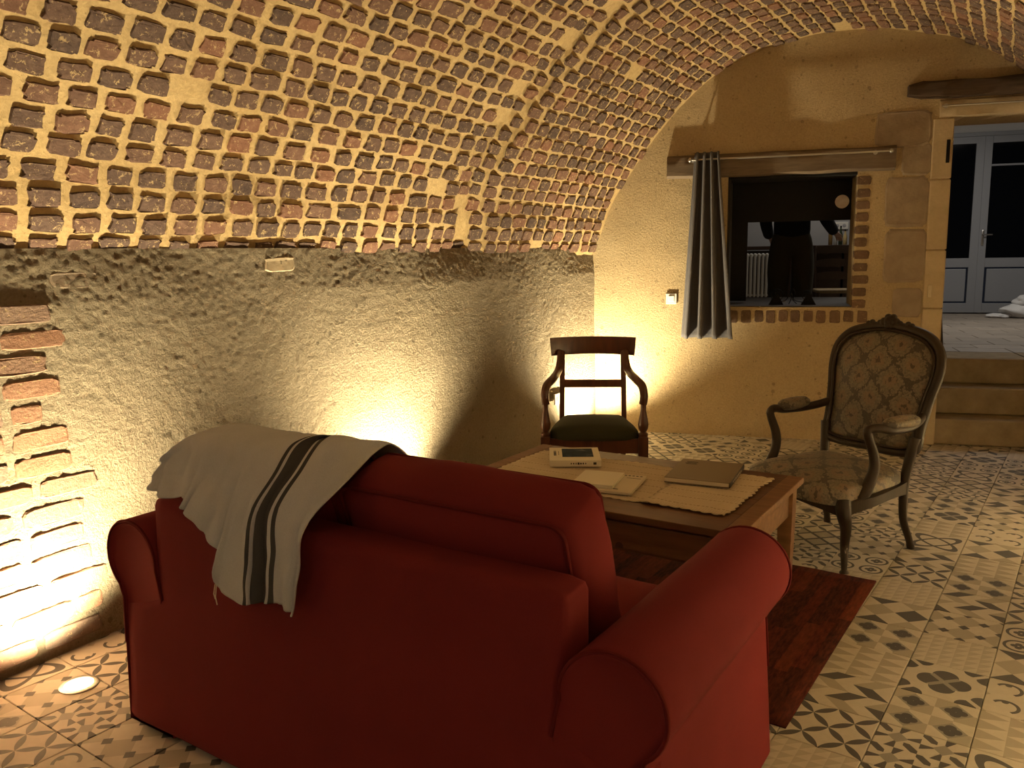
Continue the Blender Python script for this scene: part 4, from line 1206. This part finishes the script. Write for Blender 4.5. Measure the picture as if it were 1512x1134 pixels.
# carved flower crest
mb = MB(); rr = random.Random(8)
for (y, z_, r_) in [(0, 1.092, 0.032), (0.03, 1.088, 0.025), (-0.03, 1.088, 0.025), (0.014, 1.112, 0.019), (-0.014, 1.112, 0.019), (0.0, 1.076, 0.028), (0.055, 1.084, 0.016), (-0.055, 1.084, 0.016), (0.10, 1.084, 0.015), (0.122, 1.078, 0.013), (-0.10, 1.084, 0.015), (-0.122, 1.078, 0.013)]:
    c = bk(y, z_, 0.008); mb.lathe([(r_ * math.sin(PI * q / 6) + 0.0003, -r_ * math.cos(PI * q / 6)) for q in range(7)], c, 10)
mb.build('carved_crest', WALNUT, FA, 60)
# arms with pads
for sy in (1, -1):
    p = [bk(sy * 0.262, 0.665, 0.0), (-0.20, sy * 0.290, 0.645), (-0.10, sy * 0.312, 0.635), (0.03, sy * 0.315, 0.640), (0.105, sy * 0.300, 0.655), (0.155, sy * 0.285, 0.648), (0.150, sy * 0.283, 0.615), (0.110, sy * 0.285, 0.53), (0.105, sy * 0.287, 0.46), (0.145, sy * 0.286, 0.38), (0.185, sy * 0.283, 0.325)]
    MB().tube(catmull(p, 60), [(0.019, 0.021)] * 36 + [(0.020 + 0.008 * i / 23, 0.020 + 0.010 * i / 23) for i in range(24)], 8).build('arm', WALNUT, FA, 60)
    me = rbox_mesh((0.215, 0.058, 0.050), 0.022, 8, 0.008)
    obj('arm_pad', me, DAMASK, FA, loc=(-0.045, sy * 0.309, 0.665), rot=(0, R(0), sy * R(-3)))

# ------------------------------------------------------------------ CURTAIN, RODS, SWITCH, SOCKET
cur = bempty('curtain'); tag(cur, 'grey curtain drawn to the left side of the window', 'curtain')
P = []
for i in range(97):
    u = i / 96; row = []
    for j in range(41):
        v = j / 40
        s_ = (0.787 + (0.969 - 0.787) * u) * (1 - v) + (0.705 + (1.098 - 0.705) * u ** 1.1) * v
        ph = u * 2 * PI * 3.6
        dep = (0.030 + 0.022 * v) * math.copysign(abs(math.cos(ph)) ** 0.7, math.cos(ph)) + 0.004 * math.sin(2.3 * ph + 3 * v)
        row.append((s_ + (0.012 * math.sin(ph) + 0.010 * math.sin(2 * ph)) * (0.6 + v), -0.115 + dep, 2.195 + (0.790 - 2.195) * v + 0.004 * math.sin(ph) * v))
    P.append(row)
co = obj('drape', grid_mesh('drape', P), CURTAIN, cur)
sd = co.modifiers.new('thick', 'SOLIDIFY'); sd.thickness = 0.004; sd.offset = 0
def rod(s0, s1, z0, z1, t_, r_, label, finials=True, br=()):
    e = bempty('curtain_rod'); tag(e, label, 'curtain rod')
    MB().tube([(s0, t_, z0), (s1, t_, z1)], r_, 12).build('rod', METAL, e, 40)
    if finials:
        for (s_, z_) in ((s0, z0), (s1, z1)): MB().lathe([(0.0165 * math.sin(PI * q / 8) + 0.0004, -0.0165 * math.cos(PI * q / 8)) for q in range(9)], (s_, t_, z_), 14).build('finial', METAL, e, 70)
    for s_ in br:
        z_ = z0 + (z1 - z0) * (s_ - s0) / (s1 - s0)
        MB().tube([(s_, t_, z_), (s_, -0.044, z_)], 0.007, 8).lathe([(0.016, -0.052), (0.016, -0.043)], (s_, 0, z_), 12, 'Y').build('bracket', METAL, e, 40)
    return e
rod(0.755, 2.160, 2.142, 2.142, -0.105, 0.0075, 'thin steel curtain rod with ball ends on the oak lintel', True, (0.772, 2.06))
rod(2.475, 3.35, 2.435, 2.435, -0.055, 0.006, 'bright thin curtain rod above the doorway', False, (2.50,))

sw = bempty('light_switch', 0.62, 0, 1.09); tag(sw, 'white light switch on the wall left of the curtain', 'switch')
MB().box((0, -0.009, 0), (0.084, 0.012, 0.084), bev=0.004).build('plate', WHITEP, sw)
MB().box((0, -0.0165, 0), (0.046, 0.006, 0.046), Matrix.Rotation(R(4), 3, 'X'), bev=0.002).build('rocker', WHITEP, sw)
sk = empty('wall_socket', LW(0.665, 0.018, 0.37), math.atan2(EV.y, EV.x)); tag(sk, 'white double wall socket behind the wooden armchair', 'socket')
MB().box((0, -0.004, 0), (0.15, 0.014, 0.084), bev=0.004).build('plate', WHITEP, sk)
for x in (-0.036, 0.036):
    MB().lathe([(0.020, -0.0112), (0.020, -0.0125), (0.017, -0.013)], (x, 0, 0), 16, 'Y').build('outlet', plain('socket_grey', (0.25, 0.23, 0.2), 0.5), sk, 40)
jb = bempty('door_switch', 2.475, 0, 1.145); tag(jb, 'small pale switch on the stone door jamb', 'switch')
MB().box((0, -0.018, 0), (0.028, 0.012, 0.09), bev=0.003).build('plate', plain('pale_plate', (0.62, 0.54, 0.38), 0.5), jb)
MB().box((0, -0.0255, 0.0), (0.014, 0.005, 0.03), bev=0.0015).build('rocker', plain('pale_rocker', (0.66, 0.58, 0.42), 0.5), jb)

# ------------------------------------------------------------------ THINGS IN THE WINDOW AND KITCHEN
pl = bempty('round_plate', 1.885, TH - 0.055, 1.825); tag(pl, 'small round pale plate hanging on the black shade board in the window', 'plate')
MB().lathe([(0.001, -0.014), (0.030, -0.014), (0.042, -0.020), (0.052, -0.020), (0.052, -0.014), (0.040, 0.0)], (0, 0, 0), 28, 'Y').build('dish', m_stone('painted_plate', (0.80, 0.68, 0.64), (0.95, 0.90, 0.88), 30), pl, 50)
MB().tube([(0, -0.006, 0.05), (0.0, -0.01, 0.075)], 0.003, 6).build('hook', IRON, pl)

orn = bempty('iron_ornament', 1.54, 0.17, WZ0 + 0.0095); tag(orn, 'black iron wire ornament on two pyramid feet on the window sill', 'ornament')
for x, r_ in ((-0.12, 0.045), (0.10, 0.035)):
    MB().tube([(x + r_ * math.cos(2 * PI * i / 28), 0, 0.075 + r_ * math.sin(2 * PI * i / 28)) for i in range(28)], 0.0028, 6, closed=True).build('wire_ring', IRON, orn, 60)
    MB().tube([(x + r_ * 0.45 * math.cos(2 * PI * i / 20), 0, 0.075 + r_ * 0.45 * math.sin(2 * PI * i / 20)) for i in range(20)], 0.0024, 6, closed=True).build('wire_ring', IRON, orn, 60)
for x in (-0.125, 0.115):
    MB().add([(x - 0.055, -0.035, 0.0005), (x + 0.055, -0.035, 0.0005), (x + 0.055, 0.035, 0.0005), (x - 0.055, 0.035, 0.0005), (x - 0.008, 0, 0.088), (x + 0.008, 0, 0.088)],
             [(3, 2, 1, 0), (0, 1, 5, 4), (2, 3, 4, 5), (1, 2, 5), (3, 0, 4)]).build('pyramid_foot', IRON, orn)
MB().tube(catmull([(-0.17, 0, 0.015), (-0.06, 0, 0.03), (-0.02, 0, 0.09), (0.02, 0, 0.03), (0.16, 0, 0.012)], 30), 0.003, 6).build('curved_wire', IRON, orn, 60)
MB().tube(catmull([(-0.03, 0, 0.005), (-0.012, 0, 0.05), (-0.016, 0, 0.10), (0.0, 0, 0.12), (0.014, 0, 0.09), (0.0, 0, 0.04), (0.03, 0, 0.006)], 30), 0.003, 6).build('centre_wire', IRON, orn, 60)

# long plank table standing against the other side of the opening
wt = bempty('plank_table', 1.5, TH + 0.44, KF); tag(wt, 'grey plank table behind the window opening below the standing person', 'table')
for i in range(6): MB().box((0, -0.35 + i * 0.14, WZ0 - 0.007 - KF), (1.7, 0.137, 0.03), bev=0.004).build('plank', m_wood('plank_wood_%d' % i, (0.055, 0.048, 0.042), (0.10, 0.088, 0.075), (3, 30, 30), 0.7, 0.4), wt)
for x in (-0.78, 0.78):
    for y in (-0.36, 0.36): MB().box((x, y, (WZ0 - 0.023 - KF) / 2), (0.06, 0.06, WZ0 - 0.023 - KF), bev=0.004).build('leg', DARKBROWN, wt)

# counter along the kitchen back wall
cn = bempty('kitchen_counter', 1.1, 2.95, KF); tag(cn, 'dark wooden kitchen counter along the wall behind the standing person', 'counter')
MB().box((0.2, 0, 0.885), (2.5, 0.62, 0.04), bev=0.006).build('worktop', DARKBROWN, cn)
for x in (-0.95, 0.25, 0.75, 1.25): MB().box((x, 0.02, 0.43), (0.48 if x > 0 else 0.4, 0.52, 0.855), bev=0.006).build('cabinet', DARKBROWN, cn)
rd = bempty('radiator', 1.22, 2.55, KF + 0.36); tag(rd, 'white ribbed radiator left of the standing person in the kitchen', 'radiator')
for i in range(9): MB().box((-0.16 + i * 0.04, 0, 0.24), (0.030, 0.05, 0.46), bev=0.010).build('rib', WHITEP, rd)
for z_ in (0.03, 0.45): MB().box((0, 0, z_), (0.36, 0.02, 0.02), bev=0.004).build('manifold', WHITEP, rd)
for x in (-0.14, 0.14): MB().box((x, 0, -0.18), (0.02, 0.03, 0.36), bev=0.003).build('stand', WHITEP, rd)
bc = [plain('bottle_%d' % i, c, 0.15) for i, c in enumerate([(0.25, 0.15, 0.05), (0.5, 0.48, 0.42), (0.04, 0.06, 0.03), (0.6, 0.45, 0.2)])]
for i, (x, h, r_, lab) in enumerate(((1.985, 0.22, 0.022, 'leftmost amber bottle on the kitchen counter'), (2.035, 0.18, 0.020, 'short pale bottle second on the kitchen counter'), (2.085, 0.20, 0.021, 'dark green bottle third on the kitchen counter'), (2.13, 0.16, 0.022, 'yellow bottle next to the dark appliance on the counter'))):
    t = bempty('bottle', x, 2.9, KF + 0.9055); tag(t, lab, 'bottle', 'bottles on the kitchen counter')
    MB().lathe([(r_ * 0.9, 0), (r_, 0.006), (r_, h * 0.55), (r_ * 0.4, h * 0.75), (r_ * 0.36, h * 0.92)], n=14).build('glass', bc[i], t, 50)
    MB().lathe([(r_ * 0.42, h * 0.921), (r_ * 0.42, h), (0.001, h + 0.001)], n=12).build('cap', IRON, t, 50)
kt = bempty('coffee_machine', 2.29, 2.9, KF + 0.9055); tag(kt, 'tall dark rounded appliance at the right end of the counter', 'appliance')
MB().lathe([(0.07, 0), (0.075, 0.01), (0.07, 0.2), (0.06, 0.26)], n=24).build('body', IRON, kt, 50)
MB().lathe([(0.062, 0.2605), (0.055, 0.29), (0.02, 0.305), (0.001, 0.306)], n=24).build('lid', METAL, kt, 60)
ot = bempty('kitchen_outlet', 2.12, 3.378, 1.72); tag(ot, 'white double outlet on the kitchen wall above the bottles', 'outlet')
MB().box((0, -0.006, 0), (0.15, 0.01, 0.08), bev=0.003).build('plate', WHITEP, ot)
for x in (-0.036, 0.036): MB().lathe([(0.02, -0.0112), (0.016, -0.0125)], (x, 0, 0), 14, 'Y').build('outlet', KWALL, ot, 40)

def kitchen_chair(loc, rz, label):
    t = empty('kitchen_chair', loc, rz); tag(t, label, 'chair')
    for sx in (-1, 1):
        MB().tube(catmull([(sx * 0.19, 0.19, 0), (sx * 0.19, 0.185, 0.45), (sx * 0.195, 0.21, 0.70), (sx * 0.195, 0.235, 0.90)], 16), 0.016, 8).build('back_post', DARKBROWN, t, 50)
        MB().tube([(sx * 0.20, -0.19, 0), (sx * 0.20, -0.19, 0.44)], [0.014, 0.018], 8).build('front_leg', DARKBROWN, t, 50)
        MB().tube([(sx * 0.195, -0.19, 0.22), (sx * 0.19, 0.187, 0.22)], 0.010, 6).build('stretcher', DARKBROWN, t, 50)
    for z_ in (0.58, 0.71, 0.845):
        pts = []
        for i in range(13):
            u = -1 + i / 6; y = 0.20 + 0.035 * (1 - u * u) + (z_ - 0.6) * 0.09
            pts.append((u * 0.185, y, z_, 0.035 + (0.022 * (1 - u * u))))
        v = [];
        for (x, y, zc, hh) in pts: v += [(x, y - 0.006, zc - 0.025), (x, y - 0.006, zc + hh), (x, y + 0.006, zc + hh), (x, y + 0.006, zc - 0.025)]
        MB().add(v, [(i * 4 + j, i * 4 + (j + 1) % 4, i * 4 + 4 + (j + 1) % 4, i * 4 + 4 + j) for i in range(12) for j in range(4)] + [(3, 2, 1, 0), (48, 49, 50, 51)]).build('ladder_slat', DARKBROWN, t)
    MB().box((0, 0, 0.45), (0.42, 0.40, 0.035), bev=0.012).build('seat', m_wood('rush_%d' % int(loc[0] * 10), (0.20, 0.14, 0.07), (0.32, 0.24, 0.13), (60, 6, 6), 0.8), t)
    return t
kitchen_chair(BW(2.02, 2.22, KF), ROTBE + R(4), 'dark ladder-back chair seen through the window opening')
pole = bempty('wooden_pole', 2.70, 0.60, KF); tag(pole, 'thin dark wooden pole leaning behind the left door jamb', 'pole')
MB().tube([(0, 0, 0.012), (-0.10, -0.05, 0.9)], [0.011, 0.019], 8).build('shaft', DARKBROWN, pole, 50)
MB().lathe([(0.012, 0.0), (0.013, 0.012), (0.010, 0.02)], (0, 0, 0), 10).build('ferrule', IRON, pole, 50)
MB().tube([(-0.030, -0.015, 0.22), (-0.060, -0.015, 0.225)], 0.008, 6).build('peg', DARKBROWN, pole, 50)

# pile of white laundry by the french door
ld = bempty('white_bundle', 4.44, KT - 0.75, KF); tag(ld, 'heap of rumpled white cloth on the floor by the grey door', 'laundry')
def lump(cx, cy, cz, rx, ry, rz_, seed):
    v, f = [], []; na, nb = 28, 14
    for i in range(nb + 1):
        th = PI * i / nb
        for j in range(na):
            ph = 2 * PI * j / na; d = Vector((math.sin(th) * math.cos(ph), math.sin(th) * math.sin(ph), math.cos(th)))
            k = 1 + 0.22 * mnoise.noise(d * 2.2 + Vector((seed, 0, 0))) + 0.10 * mnoise.noise(d * 6 + Vector((seed, 3, 0)))
            v.append((cx + d.x * rx * k, cy + d.y * ry * k, max(0.002, cz + d.z * rz_ * k)))
    for i in range(nb):
        for j in range(na): f.append((i * na + j, i * na + (j + 1) % na, (i + 1) * na + (j + 1) % na, (i + 1) * na + j))
    return MB().add(v, f)
for i, a in enumerate([(0, 0, 0.08, 0.32, 0.24, 0.10, 1.0), (0.07, 0.0, 0.19, 0.26, 0.20, 0.09, 2.3), (0.16, 0.02, 0.31, 0.20, 0.16, 0.09, 3.9), (-0.33, -0.03, 0.02, 0.16, 0.12, 0.03, 5.1)]):
    lump(*a).build('folded_cloth', WHITE_CLOTH, ld, 80)

# ------------------------------------------------------------------ PERSON in the kitchen
SKIN = plain('skin', (0.42, 0.25, 0.17), 0.6)
BLACKKNIT = m_fabric('black_knit', (0.012, 0.012, 0.013), 500)
OLIVE = m_fabric('olive_trousers', (0.05, 0.042, 0.025), 600)
HAIRM = plain('dark_hair', (0.02, 0.013, 0.008), 0.7)
SHOE = plain('dark_shoe', (0.02, 0.017, 0.015), 0.5)
pe = bempty('person', 1.555, 1.62, KF)
tag(pe, 'person in a black sweater and olive trousers standing in the kitchen beyond the window', 'person')
def skin(name, verts, edges, rad, mat, parent, root=0, sub=2):
    me = bpy.data.meshes.new(name); me.from_pydata(verts, edges, [])
    o = obj(name, me, None, parent); me.materials.append(mat)
    md = o.modifiers.new('skin', 'SKIN'); md.use_smooth_shade = True
    for i, q in enumerate(me.skin_vertices[0].data):
        r_ = rad[i]; q.radius = r_ if isinstance(r_, tuple) else (r_, r_); q.use_root = (i == root)
    sb = o.modifiers.new('sub', 'SUBSURF'); sb.levels = sub; sb.render_levels = sub
    return o
def body_skel(g=0.0):
    """seen from behind: facing +y (away from the cellar); right arm out to the side"""
    V = [(0, 0, 0.96), (0, 0.01, 1.12), (0, 0.0, 1.30), (0, -0.01, 1.43), (0, 0.005, 1.50), (0, 0.02, 1.58), (0, 0.03, 1.66), (0, 0.025, 1.74)]
    Rr = [(0.15, 0.10), (0.125, 0.09), (0.15, 0.10), (0.10, 0.08), 0.052, (0.066, 0.085), (0.074, 0.092), (0.05, 0.06)]
    E = [(0, 1), (1, 2), (2, 3), (3, 4), (4, 5), (5, 6), (6, 7)]
    def chain(start, pts, rs):
        a = start
        for p, r_ in zip(pts, rs):
            V.append(p); Rr.append(r_); E.append((a, len(V) - 1)); a = len(V) - 1
        return a
    for sx in (-1, 1):
        chain(0, [(sx * 0.095, 0, 0.90), (sx * 0.105, 0.01, 0.70), (sx * 0.105, 0.015, 0.48), (sx * 0.105, -0.02, 0.28), (sx * 0.105, -0.01, 0.09), (sx * 0.11, 0.05, 0.035), (sx * 0.115, 0.15, 0.022)], [0.088, 0.076, 0.056, 0.05, 0.036, 0.038, 0.026])
        if sx < 0: arm_ = [(sx * 0.17, 0, 1.42), (sx * 0.22, -0.01, 1.28), (sx * 0.24, 0.0, 1.12), (sx * 0.22, 0.12, 1.02), (sx * 0.19, 0.22, 0.98)]
        else: arm_ = [(sx * 0.17, 0, 1.42), (sx * 0.24, -0.01, 1.27), (sx * 0.30, 0.02, 1.13), (sx * 0.36, 0.13, 1.05), (sx * 0.40, 0.22, 1.01)]
        wr = chain(3, arm_, [0.058, 0.048, 0.042, 0.034, 0.026])
        wx, wy, wz = arm_[-1]; d = (Vector(arm_[-1]) - Vector(arm_[-2])).normalized(); sd_ = d.cross(Vector((0, 0, 1))).normalized()
        pm = Vector(arm_[-1]) + d * 0.055; V.append(tuple(pm)); Rr.append((0.030, 0.016)); E.append((wr, len(V) - 1)); pk = len(V) - 1
        for q in range(4):
            b0 = pm + sd_ * (0.022 - 0.015 * q) + d * 0.02; L_ = (0.030, 0.034, 0.032, 0.026)[q]
            chain(pk, [tuple(b0), tuple(b0 + d * L_ - Vector((0, 0, 0.006))), tuple(b0 + d * L_ * 1.7 - Vector((0, 0, 0.024)))], [0.0085, 0.008, 0.007])
        th_ = Vector(arm_[-1]) + d * 0.02 + sd_ * (0.03 if sx < 0 else 0.03)
        chain(wr, [tuple(th_), tuple(th_ + d * 0.03 + sd_ * 0.012 - Vector((0, 0, 0.008)))], [0.010, 0.0085])
    return V, E, Rr
V, E_, Rr = body_skel(); skin('body', V, E_, Rr, SKIN, pe)
skin('trousers', [(0, 0, 1.08), (0, 0, 0.94)] + [p for sx in (-1, 1) for p in ((sx * 0.098, 0, 0.88), (sx * 0.108, 0.01, 0.70), (sx * 0.108, 0.012, 0.48), (sx * 0.108, -0.012, 0.28), (sx * 0.108, -0.008, 0.09))],
     [(0, 1), (1, 2), (2, 3), (3, 4), (4, 5), (5, 6), (1, 7), (7, 8), (8, 9), (9, 10), (10, 11)],
     [(0.165, 0.115), (0.185, 0.13)] + [0.122, 0.115, 0.10, 0.088, 0.078] * 2, OLIVE, pe)
skin('sweater', [(0, 0, 0.86), (0, 0.01, 1.12), (0, 0, 1.30), (0, -0.01, 1.42), (0, 0.0, 1.485), (-0.17, 0, 1.425), (-0.22, -0.01, 1.28), (-0.24, 0.0, 1.12), (-0.20, 0.20, 0.985), (0.17, 0, 1.425), (0.24, -0.01, 1.27), (0.30, 0.02, 1.13), (0.39, 0.20, 1.015)],
     [(0, 1), (1, 2), (2, 3), (3, 4), (3, 5), (5, 6), (6, 7), (7, 8), (3, 9), (9, 10), (10, 11), (11, 12)],
     [(0.19, 0.14), (0.175, 0.13), (0.178, 0.128), (0.125, 0.10), 0.064, 0.075, 0.068, 0.062, 0.052, 0.075, 0.068, 0.062, 0.052], BLACKKNIT, pe)
lump(0, 0.01, 1.685, 0.088, 0.105, 0.098, 9.0).build('hair', HAIRM, pe, 80)
for sx in (-1, 1):
    mb = MB(); mb.tube(catmull([(sx * 0.11, -0.05, 0.045), (sx * 0.11, 0.03, 0.05), (sx * 0.113, 0.12, 0.038), (sx * 0.115, 0.20, 0.028)], 12), [(0.040, 0.045)] * 4 + [(0.046, 0.038)] * 4 + [(0.042, 0.028)] * 4, 12); mb.build('shoe', SHOE, pe, 60)
# face
for sx in (-1, 1):
    MB().lathe([(0.011 * math.sin(PI * q / 6) + 0.0002, -0.011 * math.cos(PI * q / 6)) for q in range(7)], (sx * 0.030, 0.115, 1.635), 10).build('eye', plain('eye_%d' % sx, (0.5, 0.48, 0.45), 0.3), pe, 70)
    MB().lathe([(0.002, -0.03), (0.016, -0.02), (0.02, 0), (0.016, 0.02), (0.002, 0.03)], (sx * 0.078, 0.02, 1.63), 8).build('ear', SKIN, pe, 70)
MB().tube([(0, 0.115, 1.645), (0, 0.132, 1.615), (0, 0.118, 1.602)], [0.008, 0.014, 0.010], 8).build('nose', SKIN, pe, 70)
MB().tube([(-0.022, 0.108, 1.575), (0, 0.116, 1.575), (0.022, 0.108, 1.575)], [0.003, 0.006, 0.003], 8).build('mouth', plain('lips', (0.35, 0.14, 0.11), 0.5), pe, 70)

# ------------------------------------------------------------------ unseen pendant added as cool fill light from behind the viewer
pd = empty('fill_pendant', CW - EV * 7.6 + D * 2.0 + Vector((0, 0, 2.35))); tag(pd, 'small globe pendant added behind the viewer for cool fill light', 'lamp')
MB().lathe([(0.09 * math.sin(PI * q / 12) + 0.0005, -0.09 * math.cos(PI * q / 12)) for q in range(13)], n=24).build('globe', plain('opal_glass', (0.9, 0.9, 0.88), 0.3, **{'Emission Color': (0.95, 0.96, 1.0, 1), 'Emission Strength': 16.0}), pd, 80)
MB().tube([(0, 0, 0.085), (0, 0, 0.66)], 0.004, 6).build('cord', IRON, pd)
